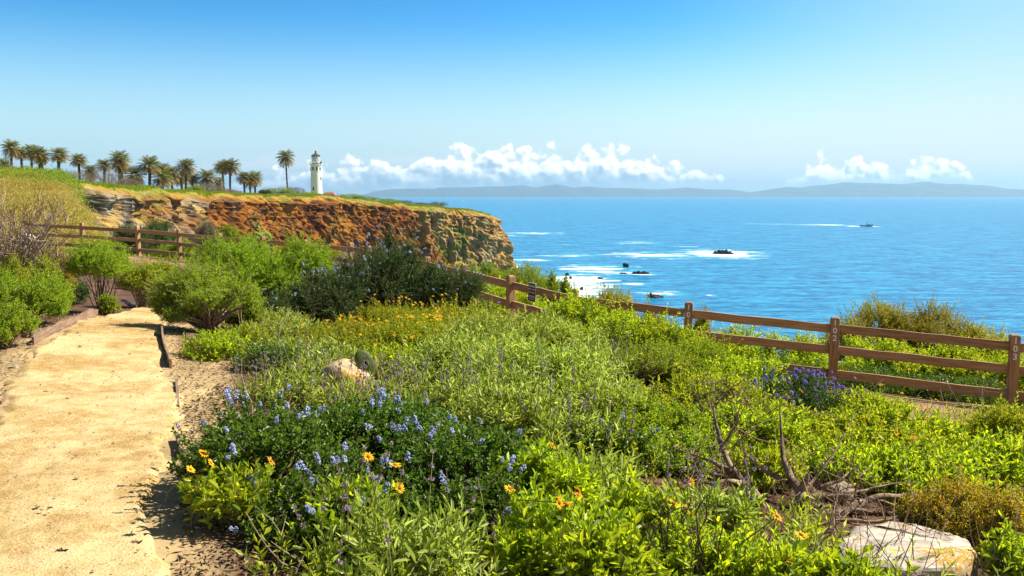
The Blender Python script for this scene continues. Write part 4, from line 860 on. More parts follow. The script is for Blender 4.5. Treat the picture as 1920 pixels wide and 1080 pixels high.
# far bushes on the headland
for a in ((132, 318, 236, 78, 'grey leafless bush on the headland below the lone leaning palm', 'grey'), (205, 320, 228, 84, 'broad grey leafless bush on the headland rim', 'grey'), (242, 334, 232, 50, 'grey bush tapering off the broad one toward the tall palms', 'grey'),
          (362, 346, 288, 40, 'olive bush on the rim below a tall palm', 'coyote'), (392, 344, 292, 54, 'grey bush among the palms on the rim', 'grey'), (425, 353, 300, 60, 'low grey bush below the twin palms', 'grey'), (498, 355, 326, 28, 'small dark bush right of the three last palms', 'dark'),
          (520, 350, 338, 60, 'olive bush left of the lone tall palm', 'coyote'), (550, 349, 346, 50, 'grey bush at the foot of the lone tall palm', 'grey'), (578, 359, 360, 40, 'olive bush in front of the lighthouse base', 'coyote'), (615, 361, 372, 50, 'grey bush right of the lighthouse', 'grey'),
          (655, 362, 378, 54, 'olive bush right of the tiled roof', 'coyote'), (690, 366, 384, 54, 'dark olive bush on the sloping headland', 'coyote'), (728, 371, 388, 44, 'olive bush where the islands begin', 'coyote'), (752, 375, 393, 44, 'grey green bush lower on the headland', 'grey'),
          (788, 379, 398, 36, 'low grey bush near the headland tip', 'grey'), (822, 377, 402, 36, 'last rounded grey bush near the headland tip', 'grey')):
    x = P(a[0], a[1], a[2])[0]; b = top_z(x, a[2], float(P(a[0], a[1] + 12, a[2])[2])); zt = float(P(a[0], a[1], a[2])[2])
    shrub(a[5], a[4], *a[:4], 'round', base=min(b, zt - 1.2) - .2, sc=1.7 if a[5] == 'grey' else 5.0, group='bushes on the headland', depth=.7, cap=900, dens=1.6)

# ------------------------------------------------------------------ rocks
def rock(name, label, c, size, seed, mt, parts=None, flat=0.0, cat='rock', group=None, cuts=9, rough=.10, rz=0.0, jag=0.0):
    import bmesh
    r = np.random.default_rng(seed); b = bmesh.new(); bmesh.ops.create_icosphere(b, subdivisions=5, radius=1.0); v = np.array([q.co for q in b.verts])
    for i in range(cuts):
        n = rdir(r, 1, -.5)[0]; h_ = r.uniform(.55, .8); dd = v @ n; v -= np.maximum(dd - h_, 0)[:, None] * n
    if flat: v[:, 2] = np.minimum(v[:, 2], flat + .03 * fbm(v * 2, 2))
    v += nrm(v) * (fbm(v * 2.2 + seed, 4) * rough + ridged(v * 5 + seed, 3) * rough * .25)[:, None]; v[:, 2] *= 1 - jag + jag * 1.6 * np.abs(fbm(v[:, :1] * np.array([[3.2, 0, 0]]) + np.array([[seed, v[0, 1] * 0, 0]]), 3)); v *= np.array(size) / 2
    for q, k in zip(b.verts, v): q.co = k
    me = bpy.data.meshes.new(name); b.to_mesh(me); b.free(); me.polygons.foreach_set('use_smooth', [True] * len(me.polygons)); me.materials.append(mt); me.set_sharp_from_angle(angle=R(32))
    o = obj(name, me, None, c); o.rotation_euler.z = rz; return tag(o, label, cat, group)
def rock_mat(name, c1, c2, lichen=None, amt=.56):
    m, t, out = mat(name); co = t.node('TexCoord').outputs['Object']; n = t.noise(co, 5.0, 8, .65); n2 = t.noise(co, 2.2, 6, .6); n3 = t.noise(co, 30.0, 4, .6)
    c = t.mix(t.step(n, .35, .65), c2, c1); c = t.mix(t.step(n3, .60, .72), c, tuple(x * .6 for x in c2))
    if lichen: c = t.mix(t.m('MULTIPLY', t.step(n2, amt, amt + .08), t.step(n3, .38, .52)), c, lichen)
    p = t.node('BsdfPrincipled', Base_Color=c, Roughness=.85, Specular_IOR_Level=.2, Normal=t.node('Bump', Strength=.8, Distance=.02, Height=t.m('ADD', n, t.m('MULTIPLY', n3, .3)))); t.l.new(p.outputs[0], out.inputs[0]); return m
Mwhite = rock_mat('pale boulder', (.60, .52, .41), (.33, .265, .20), (.42, .24, .03), .51); Mlich = rock_mat('lichen boulder', (.52, .42, .28), (.34, .24, .13), (.55, .30, .05), .46)
Mtan = rock_mat('tan stone', (.42, .33, .22), (.26, .18, .11)); Mblack = rock_mat('wet black rock', (.030, .026, .024), (.012, .011, .011)); Mshore = rock_mat('brown shore rock', (.14, .085, .05), (.05, .035, .028))
# white boulder: a flat slab
import bmesh
def slab(name, label, c, pts_top, h_, mt, seed, cat='boulder'):
    r = np.random.default_rng(seed); b = bmesh.new(); vs = []
    for x, y, z in pts_top: vs.append(b.verts.new((x, y, z)))
    for x, y, z in pts_top: vs.append(b.verts.new((x * .97 + r.uniform(-.02, .02), y * .95 + r.uniform(-.02, .02), -h_)))
    bmesh.ops.convex_hull(b, input=vs); bmesh.ops.bevel(b, geom=list(b.edges), offset=.035, segments=2, affect='EDGES', profile=.5)
    bmesh.ops.triangulate(b, faces=b.faces)
    for _ in range(5): bmesh.ops.subdivide_edges(b, edges=[e for e in b.edges if e.calc_length() > .022], cuts=1)
    b.normal_update(); v = np.array([q.co for q in b.verts]); n = np.array([q.normal for q in b.verts])
    d = fbm(v * 5 + seed, 4) * .018 + ridged(v * np.array([3, 3, 9.]) + 4, 3) * .010 + np.minimum(ridged(v * 2.3 + 9, 2), .1) * .022 + np.minimum(ridged(v * 5.1 + 2, 2), .0) * .012
    v = v + n * d[:, None]
    for q, k in zip(b.verts, v): q.co = k
    me = bpy.data.meshes.new(name); b.to_mesh(me); b.free(); me.materials.append(mt); me.polygons.foreach_set('use_smooth', [True] * len(me.polygons)); me.set_sharp_from_angle(angle=R(38))
    return tag(obj(name, me, None, c), label, cat)
wc = P(1700, 1040, 4.9)
T = [np.array(P(*q)) - wc for q in ((1570, 1018, 5.0), (1602, 984, 5.45), (1690, 980, 5.55), (1750, 990, 5.4), (1815, 1012, 5.1), (1836, 1024, 4.85), (1800, 1058, 4.5), (1690, 1068, 4.4), (1590, 1056, 4.55))]
slab('boulder', 'flat topped pale boulder with orange lichen at the bottom right', wc, [tuple(q) for q in T], .45, Mwhite, 3)
bc = Gpx(652, 728); lc = P(652, 715, 8.1)
rock('boulder', 'rounded tan boulder with orange lichen beside the cactus', (lc[0], 8.1, lc[2] - .03), (.58, .5, .46), 12, Mlich, cat='boulder', rough=.06)
sc_ = P(1582, 925, 6.1); rock('stone', 'small brown stone under the dead branches', (sc_[0], 6.1, G1(sc_[0], 6.1) + .06), (.26, .2, .22), 5, Mtan)
for px, py, w_, lab, sd in ((275, 473, 13, 'pale stone on the trail by the fence', 3), (312, 479, 26, 'flat brown stone on the trail by the fence', 4), (343, 477, 8, 'small pale stone at a fence post foot', 8)):
    q = Gpx(px, py + 3); rock('stone', lab, (q[0], q[1], q[2] + .08), (w_ / F * q[1], w_ / F * q[1] * .7, w_ / F * q[1] * .62), sd, Mtan)
q = Gpx(28, 690); rock('stone', 'small grey stone under the left border bush by the path', (q[0], q[1], q[2] + .02), (.09, .07, .06), 15, Mtan)
for px, py, w_, hp_, lab, sd, mt in ((1356, 476, 44, 6.5, 'wide jagged black rock ringed by white surf', 2, Mblack), (1173, 501, 11, 8, 'single upright black rock in the surf', 3, Mblack), (1203, 513.5, 30, 5, 'long low black rock right of the upright one', 4, Mblack), (1170, 513, 13, 2.6, 'thin black rock sliver in the surf', 5, Mblack),
                                      (1064, 516, 8, 4, 'small dark rock in white foam, farther of the trio', 6, Mblack), (1061, 523, 8, 4, 'small dark rock in white foam, left of the trio', 7, Mshore), (1070, 523, 7, 5, 'small dark rock in white foam, right of the trio', 8, Mblack), (1125, 523, 12, 4, 'brown rock behind the pointed green bush', 9, Mshore), (1225, 558, 30, 9, 'broad brown shore rock above the top rail', 10, Mshore), (1090, 544, 7, 6, 'dark rock at the foam edge beside the fence post cap', 11, Mshore)):
    q = Pz(px, py, SEA); wd = w_ / F * q[1]; hz = hp_ / F * q[1]
    rock('sea_rock', lab, (q[0], q[1], SEA + hz * .22), (wd, wd * .6, hz * 1.75), sd, mt, group='rocks in the surf', rough=.26, cuts=6, jag=.75 if w_ > 25 else .3)

# ------------------------------------------------------------------ cactus, dead wood, bare twigs
ca = thing('prickly_pear', 'two prickly pear pads leaning over the lichen boulder', 'cactus', P(690, 715, 8.2))
Mpad = plain('cactus pad', (.10, .13, .02), .6, (.055, .075, .012), 9.0, .2)
Mpad2 = plain('yellow cactus pad', (.22, .21, .02), .6, (.12, .12, .015), 9.0, .2)
for (px, py, d, hw, hh, tilt, yaw, mt) in ((686, 682, 8.2, .080, .14, -28, 25, Mpad), (706, 690, 8.25, .04, .12, 8, 70, Mpad2)):
    a = np.linspace(0, 2 * math.pi, 26, endpoint=False); Vp = []
    for yk, sc2 in [(-.020 * math.cos(q), max(math.sin(q), .05) ** .6) for q in np.linspace(0, math.pi, 9)]: Vp.append(np.column_stack([np.sin(a) * hw * sc2 * (1 + .18 * np.cos(a)), np.full(26, yk), np.cos(a) * hh * sc2]))
    Vp = np.concatenate(Vp); me = mesh('pad', Vp, [grid_faces(9, 26, True), np.array([list(range(26))]), np.array([list(range(233, 207, -1))])], mt, True)
    o = obj('pad', me, ca); o.location = Vector(P(px, py, d)) - Vector(ca.location); o.rotation_euler = (R(-12), R(tilt), R(yaw))
    r = np.random.default_rng(int(px)); n = 60; u = r.uniform(0, 6.28, n); k = np.sqrt(r.uniform(0, .9, n)); pos = np.column_stack([np.sin(u) * hw * k, np.where(r.random(n) < .7, -.017, .017), np.cos(u) * hh * k]); dd = nrm(np.column_stack([r.normal(0, .4, n), np.sign(pos[:, 1]), r.normal(0, .4, n)])); a1, b1 = perp(dd)
    v, f = leaves(pos, dd, a1, b1, np.full((n, 1), .03), np.full((n, 1), .003)); obj('spines', mesh('spines', v, f, M['drystem']), o)['kind'] = 'stuff'
def limb(G_, pts, r0, r1, seed, n=26, sides=8, knot=.12):
    r = np.random.default_rng(seed); q = np.array([P(*p) for p in pts]); t = np.linspace(0, len(q) - 1, n); c = np.stack([np.interp(t, np.arange(len(q)), q[:, i]) for i in range(3)], -1)
    for _ in range(2): c[1:-1] = (c[:-2] + 2 * c[1:-1] + c[2:]) / 4
    c += fbm(c * 7 + seed, 3)[:, None] * np.array([.012, .012, .012]) * min(1, r0 / .02); rad_ = np.linspace(r0, r1, n) * (1 + knot * fbm(c * 12 + seed, 2)); V, Fc = tubes(c[None], rad_[None], sides)
    V = V.reshape(n, sides, 3); V = V + (V - c[:, None]) * (ridged(np.stack([np.tile(np.arange(sides) * 1.7, (n, 1)), np.tile(t[:, None] * .5, (1, sides)), np.zeros((n, sides)) + seed], -1), 2) * .16)[..., None]
    G_.add(V.reshape(-1, 3), Fc); return c
dw = thing('dead_shrub', 'twisted dead shrub with bare weathered branches beside the white boulder', 'dead shrub', (P(1480, 990, 5.8)[0], 5.8, G1(P(1480, 990, 5.8)[0], 5.8)))
BR = [([(1470, 1002, 5.75), (1440, 972, 5.75), (1408, 925, 5.7), (1375, 885, 5.75), (1355, 845, 5.85), (1345, 800, 5.95), (1338, 762, 6.0)], .034, .010),
      ([(1395, 905, 5.7), (1360, 900, 5.6), (1325, 906, 5.55), (1296, 900, 5.5)], .017, .006), ([(1372, 882, 5.75), (1335, 862, 5.8), (1300, 852, 5.85), (1262, 838, 5.9)], .014, .004), ([(1350, 845, 5.85), (1380, 800, 5.9), (1388, 752, 5.9)], .010, .003),
      ([(1462, 1000, 5.75), (1492, 972, 5.7), (1506, 945, 5.7), (1502, 918, 5.75), (1482, 896, 5.85), (1472, 868, 5.95), (1466, 820, 6.05), (1462, 760, 6.1)], .044, .006), ([(1502, 918, 5.75), (1512, 900, 5.7), (1516, 886, 5.7)], .020, .012), ([(1478, 905, 5.85), (1440, 890, 5.95), (1418, 868, 6.0), (1400, 850, 6.1)], .016, .004),
      ([(1470, 1000, 5.8), (1530, 972, 5.75), (1590, 958, 5.8), (1620, 940, 5.85), (1660, 928, 5.9), (1730, 930, 6.0), (1765, 934, 6.05)], .036, .008), ([(1560, 965, 5.8), (1600, 942, 5.9), (1640, 938, 5.95), (1700, 948, 5.95), (1722, 940, 6.0)], .014, .005), ([(1600, 955, 5.8), (1660, 960, 5.75), (1730, 968, 5.8)], .013, .004),
      ([(1520, 975, 5.75), (1580, 980, 5.6), (1660, 975, 5.6), (1710, 962, 5.7)], .016, .004), ([(1510, 930, 5.75), (1560, 930, 5.9), (1620, 920, 6.0), (1680, 905, 6.1), (1770, 905, 6.2)], .012, .003), ([(1540, 912, 5.9), (1575, 900, 5.9), (1600, 876, 6.0)], .012, .004), ([(1600, 948, 5.9), (1605, 915, 5.9), (1610, 895, 5.9)], .008, .003),
      ([(1440, 965, 5.7), (1420, 930, 5.6), (1398, 880, 5.6), (1392, 820, 5.6)], .012, .003), ([(1500, 935, 5.75), (1540, 880, 5.9), (1570, 840, 6.0), (1590, 800, 6.1)], .010, .003)]
for i, (p_, r0, r1) in enumerate(BR):
    G_ = Geo(); limb(G_, p_, r0 * 1.2, r1 * .55, i); o = obj('branch', G_.mesh('branch', M['deadwood'], True), dw); o.matrix_local = Matrix.Translation(-Vector(dw.location))
def twigs(root, starts, n, ln, seed, mt, r0=.004, up=.5, name='twigs'):
    r = np.random.default_rng(seed); s = starts[r.integers(0, len(starts), n)]; d = nrm(r.normal(0, 1, (n, 3)) + np.array([0, 0, up])); L_ = ln * r.uniform(.4, 1.2, (n, 1)); c = [s]
    for k in range(4): d = nrm(d + r.normal(0, .28, (n, 3))); c.append(c[-1] + d * L_ / 4)
    c = np.stack(c, 1); V, Fc = tubes(c, np.linspace(r0, r0 * .3, 5)[None].repeat(n, 0), 3); o = obj(name, mesh(name, V, Fc, mt), root); o.matrix_local = Matrix.Translation(-Vector(root.location)); return c
st_ = np.concatenate([np.array([P(*q) for q in p_]) for p_, _, _ in BR]); tw = twigs(dw, st_, 150, .40, 5, M['browntwig'], .0045, .35)
def bare(label, px, pt, pb, d, w_, n, seed, mt='darkstem', r0=.006, name='bare_shrub', group=None):
    r = np.random.default_rng(seed); b = P(px, pb, d); zb = G1(b[0], d); tp = P(px, pt, d)[2]; T_ = thing(name, label, 'bare shrub', (b[0], d, zb), group); W_ = w_ / F * d; H_ = tp - zb
    x1 = r.uniform(-.5, .5, n) * W_; tip = np.column_stack([x1, r.uniform(-.3, .3, n) * W_, H_ * (1 - (np.abs(x1) / W_) ** 1.5 * .5) * r.uniform(.6, 1.0, n)]); t = np.linspace(0, 1, 9)[None, :, None]; b0 = np.column_stack([x1 * .25, tip[:, 1] * .2, x1 * 0 - .03]); md = b0 * .5 + tip * .5; md[:, :2] *= .7
    q = (1 - t) ** 2 * b0[:, None] + 2 * t * (1 - t) * md[:, None] + t * t * tip[:, None]; q[:, 1:] += np.cumsum(r.normal(0, .011 * H_, q[:, 1:].shape), 1); V, Fc = tubes(q, np.linspace(r0, r0 * .4, 9)[None].repeat(n, 0), 5); obj('stems', mesh('stems', V, Fc, M[mt]), T_)
    st2 = q[:, 3:].reshape(-1, 3); m2 = n * 9; s = st2[r.integers(0, len(st2), m2)]; dd = nrm(r.normal(0, .55, (m2, 3)) + np.array([0, 0, .8])); c = [s]
    for k in range(3): dd = nrm(dd + r.normal(0, .2, dd.shape)); c.append(c[-1] + dd * H_ * .09 * r.uniform(.5, 1.2, (m2, 1)))
    V, Fc = tubes(np.stack(c, 1), np.linspace(r0 * .45, r0 * .2, 4)[None].repeat(m2, 0), 3); obj('twigs', mesh('twigs', V, Fc, M[mt]), T_); return T_
bare('dark bare branching twigs standing at the bottom edge', 1245, 895, 1090, 3.9, 180, 7, 1)
bare('dark bare twigs at the bottom edge, right of the tallest ones', 1330, 920, 1090, 3.8, 90, 4, 2)
bare('pale dry stems among the green shrubs of mid bed', 1150, 620, 800, 9.6, 120, 16, 3, 'drystem', .006)
bare('pale dry stems beside the bush left of the violet flowers', 1345, 700, 860, 7.9, 150, 16, 4, 'drystem', .006)
bare('single dry stalks standing in front of post 103', 1850, 690, 840, 9.5, 160, 5, 5, 'drystem', .004)
bare('fan of pale leafless twigs at the left border before the fence', 0, 362, 560, 13.6, 260, 110, 6, 'drystem', .011)
bare('pale leafless twigs leaning toward the kneeling person', 75, 424, 540, 13.9, 130, 26, 7, 'drystem', .009)
bare('thin dry stalks along the middle rail near the sign', 985, 560, 640, 15.5, 60, 4, 8, 'drystem', .004)

# ------------------------------------------------------------------ path edging, litter
Medge = plain('weathered edging board', (.30, .20, .13), .85, (.19, .12, .08), 8.0, .5, .2, stretch=(.4, .4, 3))
def edging(label, pts, hgt=.07, th=.022, lean=.0):
    q = np.array([Gpx(*p) for p in pts]); n = 24; t = np.linspace(0, len(q) - 1, n); c = np.stack([np.interp(t, np.arange(len(q)), q[:, i]) for i in range(3)], -1)
    for _ in range(3): c[1:-1] = (c[:-2] + 2 * c[1:-1] + c[2:]) / 4
    c[:, 2] = ground(c[:, 0], c[:, 1]); tg_ = nrm(np.gradient(c, axis=0)); s = nrm(np.column_stack([tg_[:, 1], -tg_[:, 0], tg_[:, 0] * 0])) * th / 2; up = np.array([0, 0, hgt]); z0 = np.array([0, 0, -.05]); up = up * (1 + .25 * fbm(c * 3, 2))[:, None]
    V = np.stack([c - s + z0, c + s + z0, c + s + up, c - s + up], 1).reshape(-1, 3); o = obj('edging_board', mesh('edging_board', V, [grid_faces(n, 4, True), np.array([[3, 2, 1, 0], [n * 4 - 4, n * 4 - 3, n * 4 - 2, n * 4 - 1]])], Medge)); return tag(o, label, 'edging', 'wooden edging along the path')
edging('long curved edging board on the left side of the path', [(62, 648), (90, 632), (130, 612), (165, 598), (196, 588)], .10)
edging('thin dark edging strip bowing away behind the long curved one', [(40, 634), (62, 634), (84, 629)], .05, .015)
edging('buckled edging strip on the right side of the path below the bush', [(304, 626), (306, 648), (314, 672), (320, 690)], .10)
edging('half buried edging strip in the sand of the right side', [(331, 716), (333, 740), (334, 764)], .025)
edging('splintered edging end beside the ceanothus', [(333, 826), (337, 842), (343, 862)], .05)
edging('half buried edging strip at the left border of the path', [(0, 760), (16, 745), (30, 722)], .025)
rl = np.random.default_rng(9)
def chips(name, label, pos, size, mt, kind='stuff'):
    n = len(pos); a = rl.uniform(0, 6.28, n); d = nrm(np.column_stack([np.cos(a), np.sin(a), rl.normal(0, .25, n)])); s = nrm(np.column_stack([-np.sin(a), np.cos(a), rl.normal(0, .3, n)])); s = nrm(s - (s * d).sum(1, keepdims=True) * d); no = np.cross(d, s); no *= np.sign(no[:, 2:] + 1e-6)
    L_ = size * rl.uniform(.4, 1.5, (n, 1)); V, Fc = leaves(pos, d, s, no, L_, L_ * rl.uniform(.25, .5, (n, 1)), .5, False, -.1); return tag(obj(name, mesh(name, V, Fc, mt)), label, 'litter', kind=kind)
def scatter(n, box, cond, lift=.008):
    px = rl.uniform(box[0], box[2], n); py = box[1] + (box[3] - box[1]) * rl.random(n) ** .8; out = []
    y = F * math.cos(TH) + (540 - py) * math.sin(TH); z = -F * math.sin(TH) + (540 - py) * math.cos(TH)
    return px, py
def field(n, x0, x1, y0, y1, keep):
    x = rl.uniform(x0, x1, n); y = rl.uniform(y0, y1, n); k = keep(x, y); x, y = x[k], y[k]; return np.column_stack([x, y, ground(x, y) + .012])
plx = np.array(sorted([(p[1], p[0]) for p in pl])); prx = np.array(sorted([(p[1], p[0]) for p in pr]))
onpath = lambda x, y, m=0.0: (x > np.interp(y, plx[:, 0], plx[:, 1]) - m) & (x < np.interp(y, prx[:, 0], prx[:, 1]) + m)
chips('bark_mulch', 'brown bark mulch covering the beds', np.vstack([field(52000, -7, 5, 3, 13, lambda x, y: ~onpath(x, y, -.05)), field(9000, -2.6, -.6, 3, 8, lambda x, y: ~onpath(x, y, .02))]), .035, M['mulchchip'])
chips('path_litter', 'dry leaf bits and grit strewn over the sandy path', field(5200, -6.5, .5, 3, 13, lambda x, y: onpath(x, y) & (rl.random(len(x)) < .28 + .6 * (x > np.interp(y, prx[:, 0], prx[:, 1]) - .3)) ) + np.array([0, 0, .022]), .014, M['mulchchip'])
for px, py, s_, lab in ((95, 966, .03, 'brown curled leaf on the path, nearest the bottom corner'), (260, 1030, .035, 'tan bark flake on the path near the bottom mulch'), (120, 1046, .04, 'thin split twig piece at the bottom of the path'), (283, 820, .022, 'dark leaf on the path level with the ceanothus top'), (85, 742, .03, 'dark seed clump on the path near the left edging'), (110, 850, .022, 'curled dark leaf in the middle of the path')):
    q = Gpx(px, py); G_ = Geo(); r = np.random.default_rng(int(px))
    for k in range(5):
        a = r.uniform(0, 6.28); d_ = nrm(np.array([[math.cos(a), math.sin(a), .35]])); s2 = np.array([[-math.sin(a), math.cos(a), 0]]); v, f = leaves(r.normal(0, s_ * .2, (1, 3)) * [1, 1, .1], d_, s2, np.cross(d_, s2), np.full((1, 1), s_ * .7), np.full((1, 1), s_ * .3), .4, True); G_.add(v, f)
    tag(obj('fallen_leaf', G_.mesh('fallen_leaf', M['mulchchip']), None, q + np.array([0, 0, .034])), lab, 'leaf litter', 'debris on the path')
def cover(name, label, n, kind, y0, y1, hh, dens_noise, seed, px0=470, px1=2350):
    r = np.random.default_rng(seed); y = r.uniform(y0, y1, n); x = (r.uniform(px0, px1, n) - 960) / F * y; z = ground(x, y); q = np.column_stack([x, y, z]); s1, _ = fence_dist(x, y); px, py = proj(q)
    k = (s1 < -1.6) & (fbm(q * np.array([.9, .9, 0]) + seed, 3) > dens_noise) & (x > np.interp(y, prx[:, 0], prx[:, 1]) + .35); k &= ~((px > 1560) & (px < 1860) & (py > 930) & (py < 1090)) & ~((px > 1330) & (px < 1680) & (py > 890) & (py < 985)) & ~((px < 500) & (py < 780)) & ~((px < 1010) & (py > 745) & (py < 1045)) & (r.random(n) < .45) & ~((px > 585) & (px < 725) & (py > 690) & (py < 770)); q = q[k]
    s = SP[kind]; D = nrm(r.normal(0, .35, q.shape) + np.array([0, 0, 1.])); h_ = hh * r.uniform(.4, 1.3, (len(q), 1)); p = q + D * h_; V1, F1 = sprig_leaves(p, D, s, r, .9, False); V2, F2 = tubes(np.stack([q - [0, 0, .02], p], 1), np.array([[.0028, .0012]]).repeat(len(p), 0), 3)
    me = mesh(name, np.concatenate([V1, V2]), [F1, F2 + len(V1)], M[s['m']]); me.materials.append(M[s['st']]); mi = np.zeros(len(me.polygons), np.int32); mi[len(F1):] = 1; me.polygons.foreach_set('material_index', mi); tag(obj(name, me), label, 'ground cover', kind='stuff')
cover('herb_cover', 'low leafy green herbs filling the bed between the shrubs', 7500, 'sunflower', 3.4, 13.5, .20, -.25, 5)
cover('sage_cover', 'low grey green herbs filling the bed between the shrubs', 5000, 'sage', 3.6, 12, .22, -.05, 8)
cover('yellow_cover', 'thin yellow green weeds between the shrubs and the fence', 4200, 'yellow', 6, 16, .20, -.1, 13)
rd = np.random.default_rng(31); n = 1500; y = rd.uniform(3.8, 15, n); x = (rd.uniform(430, 1960, n) - 960) / F * y; s1, _ = fence_dist(x, y); k_ = (s1 < -1) & (x > np.interp(y, prx[:, 0], prx[:, 1]) + .4) & (fbm(np.column_stack([x, y, x * 0]) * .8, 3) > -.1); x, y = x[k_], y[k_]
b0 = np.column_stack([x, y, ground(x, y)]); hd = rd.uniform(.18, .62, (len(x), 1)); d0 = nrm(rd.normal(0, .35, b0.shape) + [0, 0, 1]); c0 = [b0]
for q in range(4): d0 = nrm(d0 + rd.normal(0, .16, d0.shape)); c0.append(c0[-1] + d0 * hd / 4)
V, Fc = tubes(np.stack(c0, 1), np.linspace(.0036, .0014, 5)[None].repeat(len(x), 0), 3); tag(obj('dry_stalks', mesh('dry_stalks', V, Fc, M['drystem'])), 'pale dry stalks standing among the shrubs of the bed', 'dry stalks', kind='stuff')
M['grit'] = leaf_mat('path gravel', [(.30, .20, .10), (.46, .34, .19), (.22, .15, .09), (.55, .44, .28)], 0.0, rough=.9, spec=.1)
gp_ = field(2600, -6.5, .6, 3, 12.5, lambda x, y: onpath(x, y, .25) & (rl.random(len(x)) < .55)); sz_ = rl.uniform(.004, .013, (len(gp_), 1, 1)) * np.where(rl.random((len(gp_), 1, 1)) < .06, 1.9, 1.0)
oc_ = np.array([[1, 0, 0], [-1, 0, 0], [0, 1, 0], [0, -1, 0], [0, 0, .6], [0, 0, -.6]])[None] * sz_ * rl.uniform(.6, 1.3, (len(gp_), 6, 1)); fo_ = np.array([[0, 2, 4], [2, 1, 4], [1, 3, 4], [3, 0, 4], [2, 0, 5], [1, 2, 5], [3, 1, 5], [0, 3, 5]])
tag(obj('path_gravel', mesh('path_gravel', (gp_[:, None] + oc_ + np.array([0, 0, .032])).reshape(-1, 3), (np.arange(len(gp_))[:, None, None] * 6 + fo_).reshape(-1, 3), M['grit'])), 'loose grit and small stones over the sandy path', 'gravel', kind='stuff')
# drip hose lying on the mulch
G_ = Geo(); G_.tube(np.array([Gpx(*q) + np.array([0, 0, .03]) for q in ((228, 566), (238, 568), (246, 574), (252, 578))]), np.full(4, .018), 8); tag(obj('drip_hose', G_.mesh('drip_hose', plain('black hose', (.02, .02, .022), .5), True)), 'short black hose end on the mulch by the umbrella tree', 'hose')
# information panel beyond the ceanothus
ip = P(682, 506, 19.5); pn = thing('information_panel', 'pale blue slanted panel half hidden behind the dark ceanothus', 'panel', (ip[0], 19.5, G1(ip[0], 19.5)), rz=R(-25)); hz = ip[2] - G1(ip[0], 19.5)
G_ = Geo(); G_.box((0, 0, 0), (.42, .34, .03)); o = obj('panel_board', G_.mesh('panel_board', plain('pale blue panel', (.30, .48, .50), .45)), pn); o.location = (0, 0, hz - .05); o.rotation_euler = (R(32), R(-8), 0)
for sx in (-.22, .22): G_ = Geo(); G_.box((0, 0, hz / 2 - .1), (.06, .06, hz - .1)); o = obj('leg', G_.mesh('leg', M['wood']), pn); o.location = (sx, .02, 0)

# ------------------------------------------------------------------ palms
def palm_crown(seed, n=62):
    r = np.random.default_rng(seed); Vn, Fn, Vo, Fo = Geo(), None, Geo(), None
    for i in range(n):
        t0 = i / n; el = R(82 - 128 * t0 + r.uniform(-8, 8)); az = i * 2.39996 + r.uniform(-.2, .2); L_ = r.uniform(.86, 1.08); m = 15; s = np.linspace(0, 1, m); drop = R(58) * (1 - .35 * t0)
        e = el - drop * s ** 1.3; h_ = np.cumsum(np.cos(e)) / m * L_; z = np.cumsum(np.sin(e)) / m * L_; c = np.column_stack([h_ * math.cos(az), h_ * math.sin(az), z]); tgt = nrm(np.gradient(c, axis=0)); sd = np.tile([-math.sin(az), math.cos(az), 0], (m, 1)); no = np.cross(sd, tgt); G_ = Vn if t0 < .66 else Vo
        for sg_ in (-1, 1):
            pos = c[2:]; d = nrm(tgt[2:] * .75 + sd[2:] * sg_ * .8 + no[2:] * .35 + r.normal(0, .12, (m - 2, 3))); sv = nrm(np.cross(no[2:], d)); ll = (.30 * np.sin(np.pi * np.clip(s[2:] * .86 + .12, 0, 1)) ** .6)[:, None]; v, f = leaves(pos, d, sv, np.cross(d, sv), ll, np.full((m - 2, 1), .040), .1, False, .15); G_.add(v, f)
        G_.tube(c[::2], np.linspace(.013, .004, len(c[::2])), 3)
    return Vn.mesh('crown', M['palm']), Vo.mesh('old_fronds', M['palm_old'])
PC = [palm_crown(s) for s in (1, 2, 3, 4)]
def trunk_me(seed):
    n = 24; z = np.linspace(0, 1, n); r = .5 * (1 + .12 * np.sin(np.arange(n) * 2.4 + seed)) * np.interp(z, [0, .06, .8, .93, 1], [1.25, 1.0, .95, 1.45, 1.1]); return Geo().lathe(np.column_stack([r, z]), 12).mesh('trunk', M['trunk'], True)
TM = [trunk_me(i) for i in range(3)]
